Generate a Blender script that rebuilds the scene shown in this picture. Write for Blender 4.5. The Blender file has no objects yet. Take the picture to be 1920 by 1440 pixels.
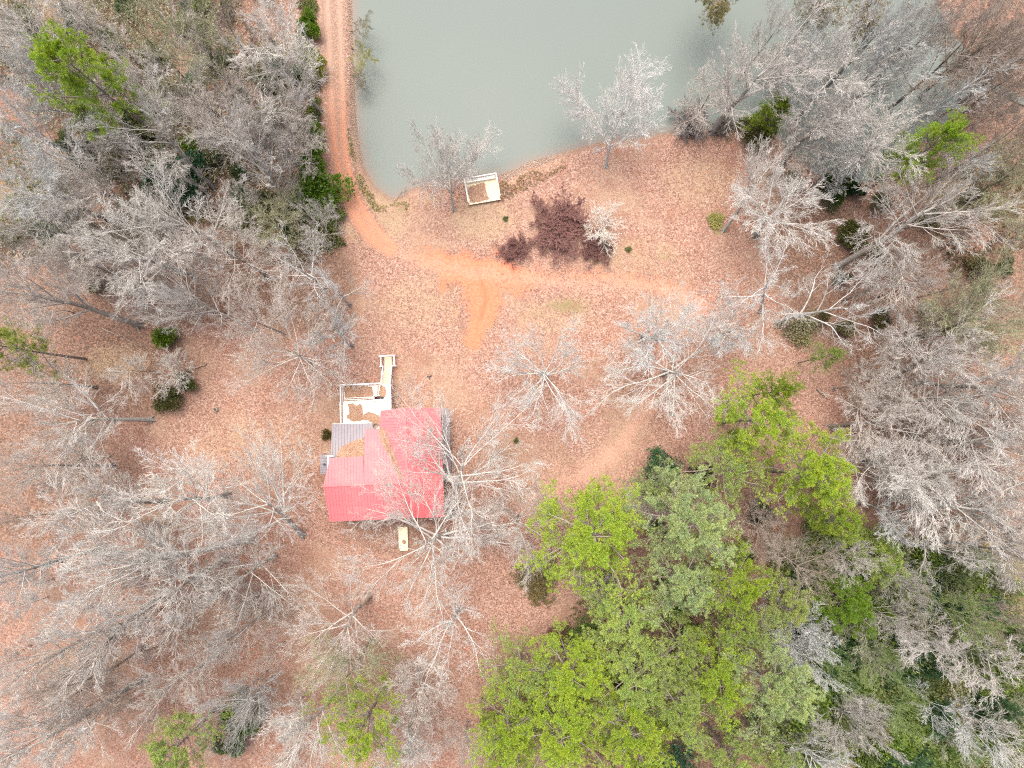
import bpy, math, random
import numpy as np
from mathutils import Vector, Matrix, Quaternion

# ------------------------------------------------------------------ camera, sky, sun, exposure
S = bpy.context.scene
COL = S.collection
H = 107.0
TILT = math.radians(3.4)
FPX = 1333.0                                   # focal length in photo pixels (photo 1920 x 1440)
cam_d = bpy.data.cameras.new("camera")
cam_d.sensor_fit = 'HORIZONTAL'
cam_d.angle = 2 * math.atan(960 / FPX)
cam_d.clip_start = 0.5
cam_d.clip_end = 6000
cam = bpy.data.objects.new("camera", cam_d)
cam.location = (0, 0, H)
cam.rotation_euler = (TILT, 0, 0)
COL.objects.link(cam)
S.camera = cam

SUN_EL, SUN_ROT = math.radians(70), math.radians(-20)
world = bpy.data.worlds.new("World")
S.world = world
world.use_nodes = True
wn = world.node_tree
sky = wn.nodes.new('ShaderNodeTexSky')
sky.sky_type = 'NISHITA'
sky.sun_disc = False
sky.sun_elevation = SUN_EL
sky.sun_rotation = SUN_ROT
sky.dust_density = 7.0
sky.air_density = 0.7
sky.ozone_density = 0.6
bg = wn.nodes['Background']
bg.inputs['Strength'].default_value = 0.13
wn.links.new(sky.outputs['Color'], bg.inputs['Color'])
sun_d = bpy.data.lights.new("sun", 'SUN')
sun_d.energy = 1.5
sun_d.angle = math.radians(55)
sun_d.color = (1.0, 0.975, 0.94)
sun = bpy.data.objects.new("sun", sun_d)
sun.rotation_euler = (math.pi / 2 - SUN_EL, 0, math.pi - SUN_ROT)
COL.objects.link(sun)
S.view_settings.view_transform = 'Standard'
S.view_settings.look = 'None'
S.view_settings.gamma = 1.0
S.view_settings.exposure = 1.24
S.render.engine = 'CYCLES'
S.cycles.max_bounces = 6
S.cycles.diffuse_bounces = 4
S.cycles.glossy_bounces = 2
S.cycles.use_denoising = False
S.cycles.filter_width = 1.15

RNG = np.random.default_rng(11)
random.seed(5)

# ------------------------------------------------------------------ helpers
ct, st = math.cos(TILT), math.sin(TILT)


def P(px, py, z=0.0):
    """photo pixel -> world point at height z"""
    x, y = (px - 960) / FPX, -(py - 720) / FPX
    d = Vector((x, y * ct + st, y * st - ct))
    t = (z - H) / d.z
    return Vector((d.x * t, d.y * t, z))


def W(pts, z=0.0):
    return np.array([P(a, b, z)[:2] for a, b in pts])


def seg_dist(X, Y, pts, closed=False):
    pts = np.asarray(pts, float)
    n = len(pts)
    best = np.full(X.shape, 1e9)
    for i in range(n if closed else n - 1):
        a, b = pts[i], pts[(i + 1) % n]
        ab = b - a
        t = np.clip(((X - a[0]) * ab[0] + (Y - a[1]) * ab[1]) / (ab @ ab + 1e-12), 0, 1)
        best = np.minimum(best, np.hypot(X - a[0] - t * ab[0], Y - a[1] - t * ab[1]))
    return best


def inside(X, Y, pts):
    r = np.zeros(X.shape, bool)
    n = len(pts)
    for i in range(n):
        (x0, y0), (x1, y1) = pts[i], pts[(i + 1) % n]
        if y0 == y1:
            continue
        c = ((y0 > Y) != (y1 > Y)) & (X < (x1 - x0) * (Y - y0) / (y1 - y0) + x0)
        r ^= c
    return r


def sdist(X, Y, pts):
    d = seg_dist(X, Y, pts, True)
    return np.where(inside(X, Y, pts), -d, d)


def sstep(a, b, x):
    t = np.clip((x - a) / (b - a), 0, 1)
    return t * t * (3 - 2 * t)


def vnoise(X, Y, s, seed=0):
    """cheap smooth value noise 0..1"""
    r = np.random.default_rng(seed).random((64, 64))
    x, y = X / s, Y / s
    xi, yi = np.floor(x).astype(int), np.floor(y).astype(int)
    fx, fy = x - xi, y - yi
    fx, fy = fx * fx * (3 - 2 * fx), fy * fy * (3 - 2 * fy)
    g = lambda a, b: r[a % 64, b % 64]
    return (g(xi, yi) * (1 - fx) + g(xi + 1, yi) * fx) * (1 - fy) + (g(xi, yi + 1) * (1 - fx) + g(xi + 1, yi + 1) * fx) * fy


def mesh_np(name, verts, faces, mat=None, smooth=False):
    """faces: list of (n,k) int arrays"""
    me = bpy.data.meshes.new(name)
    verts = np.asarray(verts, np.float32)
    me.vertices.add(len(verts))
    me.vertices.foreach_set('co', verts.ravel())
    faces = [np.asarray(f, np.int32) for f in (faces if isinstance(faces, list) else [faces]) if len(f)]
    loops = np.concatenate([f.ravel() for f in faces])
    tot = np.concatenate([np.full(len(f), f.shape[1], np.int32) for f in faces])
    start = np.concatenate([[0], np.cumsum(tot)[:-1]]).astype(np.int32)
    me.loops.add(len(loops))
    me.loops.foreach_set('vertex_index', loops)
    me.polygons.add(len(tot))
    me.polygons.foreach_set('loop_start', start)
    me.polygons.foreach_set('loop_total', tot)
    if smooth:
        me.polygons.foreach_set('use_smooth', np.ones(len(tot), bool))
    me.update(calc_edges=True)
    if mat:
        me.materials.append(mat)
    return me


def link(name, me, parent=None):
    o = bpy.data.objects.new(name, me)
    COL.objects.link(o)
    if parent is not None:
        o.parent = parent
    return o


def tag(o, label, cat, group=None, kind=None):
    if label:
        o['label'] = label
    if cat:
        o['category'] = cat
    if group:
        o['group'] = group
    if kind:
        o['kind'] = kind
    return o


def empty(name, loc, label, cat, group=None):
    o = bpy.data.objects.new(name, None)
    o.empty_display_size = 0.3
    COL.objects.link(o)
    o.location = loc
    return tag(o, label, cat, group)


class MB:
    """collects boxes, bars and quads into one mesh"""

    def __init__(s):
        s.v, s.q, s.t = [], [], []

    def box(s, x0, x1, y0, y1, z0, z1):
        b = len(s.v)
        s.v += [(x, y, z) for z in (z0, z1) for y in (y0, y1) for x in (x0, x1)]
        s.q += [tuple(b + i for i in f) for f in ((0, 2, 3, 1), (4, 5, 7, 6), (0, 1, 5, 4), (2, 6, 7, 3), (0, 4, 6, 2), (1, 3, 7, 5))]

    def bar(s, a, b, w, h, up=(0, 0, 1)):
        a, b, up = Vector(a), Vector(b), Vector(up)
        d = (b - a).normalized()
        sd = d.cross(up)
        if sd.length < 1e-4:
            sd = d.cross(Vector((1, 0, 0)))
        sd.normalize()
        u = sd.cross(d).normalized()
        i = len(s.v)
        for p in (a, b):
            for sx, sy in ((-1, -1), (1, -1), (1, 1), (-1, 1)):
                s.v.append(tuple(p + sd * sx * w / 2 + u * sy * h / 2))
        s.q += [(i, i + 3, i + 2, i + 1), (i + 4, i + 5, i + 6, i + 7)] + [(i + k, i + (k + 1) % 4, i + 4 + (k + 1) % 4, i + 4 + k) for k in range(4)]

    def slab(s, poly, t):
        """polygon (3-D points, ccw from above) thickened downward by t"""
        n = len(poly)
        i = len(s.v)
        s.v += [tuple(p) for p in poly] + [(p[0], p[1], p[2] - t) for p in poly]
        f = [tuple(range(i, i + n)), tuple(reversed(range(i + n, i + 2 * n)))]
        f += [(i + k, i + n + k, i + n + (k + 1) % n, i + (k + 1) % n) for k in range(n)]
        for x in f:
            s.t.append(x)

    def lathe(s, c, prof, n=12):
        i = len(s.v)
        for r, z in prof:
            for k in range(n):
                a = 2 * math.pi * k / n
                s.v.append((c[0] + r * math.cos(a), c[1] + r * math.sin(a), c[2] + z))
        for j in range(len(prof) - 1):
            for k in range(n):
                s.q.append((i + j * n + k, i + j * n + (k + 1) % n, i + (j + 1) * n + (k + 1) % n, i + (j + 1) * n + k))
        s.t.append(tuple(i + (len(prof) - 1) * n + k for k in range(n)))

    def build(s, name, mat, parent=None, smooth=False):
        me = bpy.data.meshes.new(name)
        me.from_pydata(s.v, [], s.q + s.t)
        me.materials.append(mat)
        if smooth:
            me.polygons.foreach_set('use_smooth', [True] * len(me.polygons))
        me.update()
        return link(name, me, parent)


# ------------------------------------------------------------------ materials
class NT:
    def __init__(s, name):
        s.m = bpy.data.materials.new(name)
        s.m.use_nodes = True
        s.t = s.m.node_tree
        s.b = s.t.nodes['Principled BSDF']
        s.b.inputs['Roughness'].default_value = 0.85
        s.b.inputs['Specular IOR Level'].default_value = 0.15

    def n(s, typ, ins=None, **kw):
        nd = s.t.nodes.new(typ)
        for k, v in kw.items():
            setattr(nd, k, v)
        for k, v in (ins or {}).items():
            s.put(nd.inputs[k], v)
        return nd

    def put(s, sock, v):
        if isinstance(v, bpy.types.NodeSocket):
            s.t.links.new(v, sock)
        else:
            if sock.type == 'RGBA' and len(v) == 3:
                v = (*v, 1)
            sock.default_value = v

    def pos(s):
        return s.n('ShaderNodeNewGeometry').outputs['Position']

    def obj(s):
        return s.n('ShaderNodeTexCoord').outputs['Object']

    def noise(s, scale, detail=3, rough=0.55, vec=None, out='Fac'):
        return s.n('ShaderNodeTexNoise', {'Vector': vec or s.pos(), 'Scale': scale, 'Detail': detail, 'Roughness': rough}).outputs[out]

    def voro(s, scale, vec=None, out='Color', rnd=1.0):
        return s.n('ShaderNodeTexVoronoi', {'Vector': vec or s.pos(), 'Scale': scale, 'Randomness': rnd}).outputs[out]

    def mix(s, f, a, b, typ='MIX'):
        nd = s.n('ShaderNodeMix', data_type='RGBA', blend_type=typ)
        s.put(nd.inputs[0], f)
        s.put(nd.inputs[6], a)
        s.put(nd.inputs[7], b)
        return nd.outputs[2]

    def math(s, op, a, b=0.0, c=0.0, clamp=False):
        nd = s.n('ShaderNodeMath', operation=op, use_clamp=clamp)
        s.put(nd.inputs[0], a)
        s.put(nd.inputs[1], b)
        s.put(nd.inputs[2], c)
        return nd.outputs[0]

    def ramp(s, f, stops, interp='LINEAR'):
        nd = s.n('ShaderNodeValToRGB', {'Fac': f})
        cr = nd.color_ramp
        cr.interpolation = interp
        while len(cr.elements) < len(stops):
            cr.elements.new(0.5)
        for e, (p, c) in zip(cr.elements, stops):
            e.position = p
            e.color = (*c, 1) if len(c) == 3 else c
        return nd.outputs['Color']

    def sst(s, v, a, b):
        nd = s.n('ShaderNodeMapRange', {'Value': v, 'From Min': a, 'From Max': b}, interpolation_type='SMOOTHSTEP')
        return nd.outputs['Result']

    def sep(s, c):
        return s.n('ShaderNodeSeparateColor', {'Color': c}).outputs

    def attr(s, name):
        return s.n('ShaderNodeAttribute', attribute_name=name).outputs

    def bump(s, h, strength=0.4, dist=0.05):
        nd = s.n('ShaderNodeBump', {'Height': h, 'Strength': strength, 'Distance': dist})
        s.t.links.new(nd.outputs['Normal'], s.b.inputs['Normal'])

    def done(s, col, rough=None):
        s.put(s.b.inputs['Base Color'], col)
        if rough is not None:
            s.put(s.b.inputs['Roughness'], rough)
        return s.m


def litter_nodes(t):
    """fallen-leaf colour, a speckle of single leaves with drifts of tone"""
    pos = t.pos()
    v1 = t.sep(t.voro(5.6, pos))[0]
    v2 = t.sep(t.voro(9.5, pos))[1]
    c1 = t.ramp(v1, [(0.0, (.085, .046, .033)), (0.22, (.185, .098, .070)), (0.5, (.295, .162, .118)), (0.78, (.385, .242, .185)), (1.0, (.49, .37, .30))])
    c2 = t.ramp(v2, [(0.0, (.12, .066, .047)), (0.45, (.295, .162, .118)), (1.0, (.43, .30, .235))])
    c = t.mix(0.48, c1, c2)
    big = t.noise(0.09, 4, 0.6, pos)
    c = t.mix(t.sst(big, 0.45, 0.68), c, t.mix(0.6, c, (.34, .235, .16)))
    c = t.mix(t.sst(t.noise(0.17, 5, .65, pos), 0.52, 0.72), c, t.mix(0.55, c, (.20, .10, .066)))
    med = t.noise(0.6, 3, 0.6, pos)
    c = t.mix(t.sst(med, 0.5, 0.75), c, t.mix(0.4, c, (.27, .125, .082)))
    return c, v1, pos


def mat_earth():
    t = NT("leaf_litter_earth")
    c, v1, pos = litter_nodes(t)
    m = t.attr('mask')
    r, g, b = t.sep(m['Color'])[:3]
    a = m['Alpha']
    m2 = t.sep(t.attr('mask2')['Color'])
    n1 = t.noise(0.5, 5, 0.65, pos)
    n2 = t.noise(2.4, 4, 0.65, pos)
    fine = t.noise(9, 3, 0.6, pos)
    nn = t.math('ADD', t.math('MULTIPLY', t.math('SUBTRACT', n1, 0.5), 0.9), t.math('MULTIPLY', t.math('SUBTRACT', n2, 0.5), 0.7))
    nn = t.math('ADD', nn, t.math('MULTIPLY', t.math('SUBTRACT', v1, 0.5), 0.32))
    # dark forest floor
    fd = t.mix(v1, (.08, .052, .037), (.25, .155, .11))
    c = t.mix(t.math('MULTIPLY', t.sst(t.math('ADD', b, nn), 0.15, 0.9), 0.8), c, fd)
    # dry tan grass
    gr = t.mix(fine, (.27, .19, .115), (.42, .32, .205))
    c = t.mix(t.math('MULTIPLY', t.sst(t.math('ADD', g, nn), 0.3, 0.95), 0.75), c, gr)
    # green
    gg = t.mix(fine, (.09, .105, .03), (.23, .235, .09))
    c = t.mix(t.math('MULTIPLY', t.sst(t.math('ADD', a, nn), 0.4, 0.95), 0.8), c, gg)
    # bare clay
    cl = t.mix(t.sst(n2, 0.3, 0.7), (.50, .148, .080), (.57, .225, .135))
    cl = t.mix(t.sst(fine, 0.35, 0.75), cl, (.54, .18, .10))
    cl = t.mix(t.math('MULTIPLY', m2[2], t.sst(n2, 0.25, 0.6)), cl, (.42, .13, .065))
    c = t.mix(t.sst(t.math('ADD', r, t.math('MULTIPLY', nn, 1.6)), 0.30, 0.66), c, cl)
    # pinkish dusty soil
    c = t.mix(t.math('MULTIPLY', t.sst(t.math('ADD', m2[0], nn), 0.35, 1.0), 0.7), c, (.43, .255, .185))
    # wet mud at the water's edge
    c = t.mix(t.math('MULTIPLY', m2[1], 0.75), c, (.20, .14, .10))
    t.bump(t.math('ADD', v1, t.math('MULTIPLY', n2, 0.8)), 0.6, 0.08)
    return t.done(c, 0.95)


def mat_road():
    t = NT("dirt_road_earth")
    c, v1, pos = litter_nodes(t)
    ac = t.attr('across')['Fac']
    al = t.attr('along')['Fac']
    n2 = t.noise(1.6, 5, 0.65, pos)
    st_ = t.n('ShaderNodeMapping', {'Vector': pos, 'Scale': (5, 0.7, 1)}).outputs[0]
    ns = t.noise(1.0, 5, 0.7, st_)
    soil = t.mix(ns, (.15, .092, .066), (.27, .178, .132))
    soil = t.mix(t.sst(t.noise(9, 2, .6, pos), .45, .7), soil, (.42, .285, .21))
    rut = t.math('ABSOLUTE', t.math('SUBTRACT', t.math('ABSOLUTE', t.math('ADD', ac, 0.12)), 0.40))
    rutf = t.sst(t.math('ADD', rut, t.math('MULTIPLY', t.math('SUBTRACT', n2, .5), 0.40)), 0.30, 0.02)
    pale = t.mix(ns, (.30, .195, .14), (.42, .295, .225))
    clay = t.mix(n2, (.44, .165, .09), (.52, .26, .16))
    pale = t.mix(t.sst(t.math('ADD', al, t.math('MULTIPLY', t.math('SUBTRACT', n2, .5), 0.3)), 0.5, 0.72), pale, clay)
    base = t.mix(t.math('MULTIPLY', t.sst(t.math('ADD', n2, t.math('MULTIPLY', t.math('ABSOLUTE', ac), .25)), 0.5, 0.8), 0.5), soil, c)
    base = t.mix(t.math('MULTIPLY', t.sst(t.math('ADD', al, t.math('MULTIPLY', t.math('SUBTRACT', n2, .5), 0.5)), .5, .85), .6), base, clay)
    col = t.mix(t.math('MULTIPLY', rutf, 0.75), base, pale)
    col = t.mix(t.sst(t.math('ADD', t.math('ABSOLUTE', ac), t.math('MULTIPLY', t.math('SUBTRACT', n2, .5), 1.1)), 0.62, 1.0), t.mix(t.math('MULTIPLY', t.sst(v1, .75, .9), .4), col, c), c)
    t.bump(t.math('ADD', v1, ns), 0.5, 0.06)
    return t.done(col, 0.95)


def mat_water():
    t = NT("murky_pond_water")
    pos = t.pos()
    sh = t.attr('shallow')['Fac']
    big = t.noise(0.035, 3, 0.5, pos)
    c = t.mix(big, (.128, .156, .142), (.152, .172, .153))
    n = t.noise(0.6, 3, .6, pos)
    c = t.mix(t.math('MULTIPLY', t.sst(t.math('ADD', sh, t.math('MULTIPLY', t.math('SUBTRACT', n, .5), .3)), .15, 1.0), .8), c, (.19, .15, .125))
    wv = t.n('ShaderNodeMapping', {'Vector': pos, 'Scale': (.5, 1.4, 1)}).outputs[0]
    t.bump(t.noise(3.0, 4, .6, wv), 0.12, 0.04)
    t.b.inputs['Specular IOR Level'].default_value = 0.07
    return t.done(c, 0.25)


def mat_bark(name, mul, detail):
    t = NT(name)
    oi = t.n('ShaderNodeObjectInfo').outputs
    n = t.noise(detail, 4, .65, t.obj())
    c = t.mix(1.0, oi['Color'], t.ramp(n, [(.25, (mul[0],) * 3), (.75, (mul[1],) * 3)]), 'MULTIPLY')
    v = t.math('ADD', t.math('MULTIPLY', oi['Random'], .22), .89)
    c = t.mix(1.0, c, t.n('ShaderNodeCombineColor', {0: v, 1: v, 2: v}).outputs[0], 'MULTIPLY')
    return t, c


def mat_trunk():
    t, c = mat_bark("grey_bark", (.62, 1.08), 2.5)
    n = t.noise(.8, 4, .6, t.obj())
    c = t.mix(t.sst(n, .5, .75), c, t.mix(.6, c, (.13, .13, .085)))
    t.bump(t.noise(8, 3, .6, t.obj()), .6, .05)
    return t.done(c, .95)


def mat_twig():
    t, c = mat_bark("pale_twig_bark", (.72, 1.2), 1.2)
    return t.done(c, .9)


def mat_leaf(name):
    t = NT(name)
    oi = t.n('ShaderNodeObjectInfo').outputs
    ra = t.attr('tint')['Fac']
    n = t.noise(.55, 3, .6, t.pos())
    c = t.mix(t.sst(n, .35, .7), oi['Color'], t.mix(1.0, oi['Color'], (1.25, 1.1, .85), 'MULTIPLY'))
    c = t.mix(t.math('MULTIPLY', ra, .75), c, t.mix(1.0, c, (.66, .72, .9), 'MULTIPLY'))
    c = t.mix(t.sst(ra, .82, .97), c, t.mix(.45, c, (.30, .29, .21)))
    tr = t.n('ShaderNodeBsdfTranslucent')
    t.put(tr.inputs['Color'], c)
    t.put(t.b.inputs['Base Color'], c)
    t.put(t.b.inputs['Roughness'], .55)
    t.b.inputs['Specular IOR Level'].default_value = .3
    ms = t.n('ShaderNodeMixShader', {0: .25})
    t.t.links.new(t.b.outputs[0], ms.inputs[1])
    t.t.links.new(tr.outputs[0], ms.inputs[2])
    t.t.links.new(ms.outputs[0], t.t.nodes['Material Output'].inputs['Surface'])
    return t.m


def mat_metal(name, c0, c1, rough=.5, streak=(.6, 6, 1)):
    t = NT(name)
    o = t.obj()
    n = t.noise(1.1, 4, .6, t.n('ShaderNodeMapping', {'Vector': o, 'Scale': streak}).outputs[0])
    f = t.noise(.35, 4, .65, o)
    c = t.mix(n, c0, c1)
    c = t.mix(t.sst(f, .5, .8), c, t.mix(.3, c, (.40, .30, .25)))
    sp = t.voro(5.5, o)
    c = t.mix(t.math('MULTIPLY', t.math('MULTIPLY', t.sst(t.sep(sp)[0], .96, .98), .5), t.sst(t.sep(sp)[1], .2, .5)), c, (.38, .22, .14))
    t.b.inputs['Specular IOR Level'].default_value = .35
    return t.done(c, rough)


def mat_wood(name, a, b, grey, sc=(1, 9, 1)):
    t = NT(name)
    o = t.obj()
    n = t.noise(2.0, 5, .65, t.n('ShaderNodeMapping', {'Vector': o, 'Scale': sc}).outputs[0])
    c = t.mix(n, a, b)
    c = t.mix(t.sst(t.noise(.7, 4, .65, o), .42, .7), c, grey)
    c = t.mix(t.math('MULTIPLY', t.sst(t.noise(3.5, 4, .7, o), .55, .75), .35), c, (.30, .2, .14))
    return t.done(c, .8)


def mat_plain(name, a, b, sc=3.0, rough=.8):
    t = NT(name)
    return t.done(t.mix(t.noise(sc, 4, .6, t.obj()), a, b), rough)


def mat_leafpile():
    t = NT("dry_leaf_drift")
    c, v1, pos = litter_nodes(t)
    c = t.mix(.35, c, (.43, .27, .16))
    t.bump(v1, .9, .08)
    return t.done(c, .95)


M = dict(
    earth=mat_earth(), road=mat_road(), water=mat_water(), trunk=mat_trunk(), twig=mat_twig(),
    needle=mat_leaf("pine_needles"), leaf=mat_leaf("green_leaves"),
    red=mat_metal("red_ribbed_metal", (.56, .11, .12), (.63, .165, .175)),
    grey=mat_metal("grey_ribbed_metal", (.15, .135, .15), (.24, .215, .235), .45, (6, .6, 1)),
    white=mat_wood("white_painted_wood", (.80, .77, .75), (.86, .84, .82), (.66, .62, .60)),
    deck=mat_wood("pale_deck_boards", (.74, .66, .53), (.80, .75, .66), (.82, .78, .72)),
    tan=mat_wood("tan_bare_wood", (.66, .47, .28), (.76, .58, .38), (.66, .54, .42)),
    wall=mat_wood("tan_wall_siding", (.40, .33, .26), (.46, .39, .32), (.36, .31, .26), (1, 1, 8)),
    glass=mat_plain("dark_window_glass", (.03, .04, .05), (.05, .06, .07), 1, .1),
    dark=mat_plain("dark_plastic", (.04, .04, .045), (.09, .09, .09)),
    stone=mat_plain("pale_rip_rap_stone", (.22, .165, .125), (.42, .33, .265), 1.3),
    drift=mat_leafpile(), ply=mat_plain("pale_plywood", (.66, .56, .36), (.76, .68, .48), 2.0),
    log=mat_plain("dead_wood", (.20, .14, .10), (.42, .34, .27), 2.0),
)

# ------------------------------------------------------------------ ground, pond, road
POND_PX = [(661, -420), (660, 0), (662, 110), (666, 190), (670, 250), (682, 310), (704, 350), (733, 372), (752, 368), (775, 352), (812, 341), (868, 336),
           (915, 333), (945, 325), (968, 316), (992, 304), (1040, 291), (1090, 276), (1140, 265), (1200, 257), (1262, 248), (1300, 243), (1345, 246),
           (1400, 238), (1450, 247), (1490, 290), (1530, 325), (1590, 345), (1650, 338), (1690, 300), (1730, 265), (1790, 215), (1830, 150), (1780, 95),
           (1745, 40), (1720, -40), (1600, -52), (1480, -48), (1380, -42), (1310, -55), (1240, -180), (1200, -420)]
POND = W(POND_PX, -.45)
CREEK = W([(1725, -30), (1760, 50), (1800, 105), (1850, 150), (1920, 185), (2040, 230)])


def gz(X, Y):
    X, Y = np.asarray(X, float), np.asarray(Y, float)
    d = sdist(X, Y, POND)
    z = (vnoise(X, Y, 14, 3) - .5) * .35 + (vnoise(X, Y, 5, 4) - .5) * .10
    far = np.clip((np.hypot(X, Y) - 120) / 600, 0, 1)
    z = z + (vnoise(X, Y, 160, 8) - .4) * 26 * far
    z = z * sstep(.5, 6, d)
    bank = np.interp(d, [-12, -5, -1.5, 0, 1.2, 2.2], [-2.2, -1.6, -.85, -.45, -.06, 0])
    z = z + bank
    cd = seg_dist(X, Y, CREEK)
    z = z - 1.0 * (1 - sstep(.6, 2.6, cd)) * (d > 0)
    return z


def gz1(x, y):
    return float(gz(np.array([x]), np.array([y]))[0])


def axis_coords(lo, hi, step, far):
    core = np.arange(lo, hi + step, step)
    out, v, s = [], hi, step
    while v < far:
        s *= 1.35
        v += s
        out.append(v)
    lo_out, v, s = [], lo, step
    while v > -far:
        s *= 1.35
        v -= s
        lo_out.append(v)
    return np.concatenate([lo_out[::-1], core, out])


def grid_mesh(name, xs, ys, zf, mat):
    X, Y = np.meshgrid(xs, ys)
    Z = zf(X, Y)
    nx, ny = len(xs), len(ys)
    idx = np.arange(nx * ny).reshape(ny, nx)
    f = np.stack([idx[:-1, :-1], idx[:-1, 1:], idx[1:, 1:], idx[1:, :-1]], -1).reshape(-1, 4)
    me = mesh_np(name, np.stack([X, Y, Z], -1).reshape(-1, 3), f, mat, True)
    return me, X.ravel(), Y.ravel()


xs = axis_coords(-95, 95, .45, 2500)
ys = axis_coords(-68, 78, .45, 2500)
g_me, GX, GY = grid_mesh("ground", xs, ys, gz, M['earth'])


def blob(cx, cy, rx, ry, soft=.5):
    c = P(cx, cy)
    k = np.hypot((GX - c.x) / (rx * .08), (GY - c.y) / (ry * .08))
    return 1 - sstep(1 - soft, 1 + soft, k)


def lane(pts, w, soft):
    d = seg_dist(GX, GY, W(pts))
    return 1 - sstep(w * .08 - soft, w * .08 + soft, d)


FL = W([(-300, -300), (585, -300), (592, 200), (590, 400), (648, 470), (668, 540), (650, 640), (470, 600), (330, 610), (372, 690), (310, 770), (200, 800), (180, 870), (-300, 900)])
FR = W([(1745, -300), (2300, -300), (2300, 1100), (1900, 1000), (1650, 1000), (1600, 850), (1590, 720), (1500, 600), (1440, 470), (1500, 390), (1640, 350), (1720, 290), (1830, 170)])
FB = W([(1430, 1010), (1600, 960), (2300, 1000), (2300, 1800), (1480, 1800), (1440, 1250)])
PB = W([(1190, 860), (1290, 830), (1450, 850), (1620, 960), (1480, 1100), (1480, 1800), (900, 1800), (890, 1240), (1000, 1180), (1080, 1130), (1090, 1060), (1190, 930)])
clay = np.zeros_like(GX)
for pts, w, k in (
        ([(815, 488), (850, 492), (905, 500), (960, 512)], 16, 1.0), ([(860, 500), (895, 540), (905, 575), (893, 618), (886, 640)], 15, 1.1),
        ([(900, 500), (915, 540), (922, 565), (908, 600)], 16, 1.0), ([(930, 505), (1000, 520), (1070, 518), (1140, 520), (1200, 530), (1270, 545), (1310, 570)], 15, .50),
        ([(640, 296), (648, 350), (672, 395), (700, 440), (730, 462)], 8, .9), ([(880, 515), (835, 520), (830, 540)], 7, .7),
        ([(950, 530), (975, 550)], 9, .75), ([(760, 470), (790, 472)], 5, .62), ([(930, 475), (945, 485)], 6, .6), ([(1290, 560), (1330, 590)], 12, .5)):
    clay = np.maximum(clay, k * lane(pts, w, 1.1))
clay = np.maximum.reduce([clay, .95 * blob(865, 505, 46, 30, .6), .95 * blob(905, 555, 36, 50, .6), .75 * blob(960, 525, 60, 26, .7), .6 * blob(800, 480, 40, 20, .8)])
scar = lane([(893, 505), (905, 535), (912, 560), (900, 600)], 3, .3)
grass = np.maximum.reduce([.62 * blob(790, 570, 110, 70, .95), .75 * blob(700, 410, 75, 60), .75 * blob(905, 410, 70, 55), .6 * blob(1050, 590, 90, 45), .5 * blob(480, 840, 170, 75),
                           .6 * lane([(668, 250), (676, 330), (705, 375), (760, 385), (820, 370)], 15, 1.5), .55 * blob(1200, 480, 110, 45), .5 * blob(1180, 760, 60, 60),
                           .6 * blob(1310, 340, 90, 60), .7 * blob(215, 680, 70, 40), .6 * blob(100, 1240, 60, 30), .65 * lane([(950, 345), (1000, 320), (1060, 300)], 10, 1.2)])
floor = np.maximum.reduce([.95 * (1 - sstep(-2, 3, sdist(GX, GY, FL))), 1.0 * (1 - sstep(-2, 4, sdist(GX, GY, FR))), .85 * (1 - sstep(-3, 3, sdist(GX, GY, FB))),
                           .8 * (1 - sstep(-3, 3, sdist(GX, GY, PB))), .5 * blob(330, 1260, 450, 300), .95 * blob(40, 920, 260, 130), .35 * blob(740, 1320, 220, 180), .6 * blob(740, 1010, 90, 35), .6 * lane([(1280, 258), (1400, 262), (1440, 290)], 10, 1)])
hs = np.hypot(GX, GY)
floor = np.maximum(floor, sstep(80, 130, hs) * .8)
green = np.maximum.reduce([.7 * blob(1065, 575, 55, 20, .95), .8 * lane([(652, 240), (664, 320), (700, 375)], 4, .5), .75 * blob(1345, 420, 14, 32), .55 * blob(750, 390, 20, 10),
                           .7 * (1 - sstep(-6, 6, sdist(GX, GY, FB))), .6 * blob(600, 420, 45, 70), .6 * blob(490, 390, 60, 50), .62 * blob(60, 380, 110, 70), .5 * blob(1010, 590, 30, 10),
                           .55 * blob(1780, 330, 110, 80), .4 * blob(1300, 1250, 200, 180), .55 * blob(1250, 485, 20, 14), .5 * blob(1500, 620, 40, 25), .6 * blob(90, 20, 100, 60)])
dust = np.maximum.reduce([1.0 * lane([(1310, 570), (1250, 640), (1215, 760), (1160, 840), (1080, 900), (1000, 935), (960, 1000)], 20, 2.0), .75 * lane([(660, 400), (740, 470), (830, 500), (1000, 525), (1200, 540)], 22, 2),
                          .8 * lane([(1140, 525), (1240, 540), (1310, 570)], 16, 1.5), .5 * blob(940, 1060, 60, 30), .5 * blob(1100, 880, 130, 30)])
pd = sdist(GX, GY, POND)
mud = (1 - sstep(.0, 1.3, pd)) + 0.9 * (1 - sstep(.8, 2.6, seg_dist(GX, GY, CREEK)))
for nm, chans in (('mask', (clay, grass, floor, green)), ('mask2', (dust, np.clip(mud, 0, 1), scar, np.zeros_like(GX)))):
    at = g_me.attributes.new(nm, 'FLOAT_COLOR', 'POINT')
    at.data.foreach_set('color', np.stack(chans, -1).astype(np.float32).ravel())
tag(link("ground", g_me), None, None, kind='structure')


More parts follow.
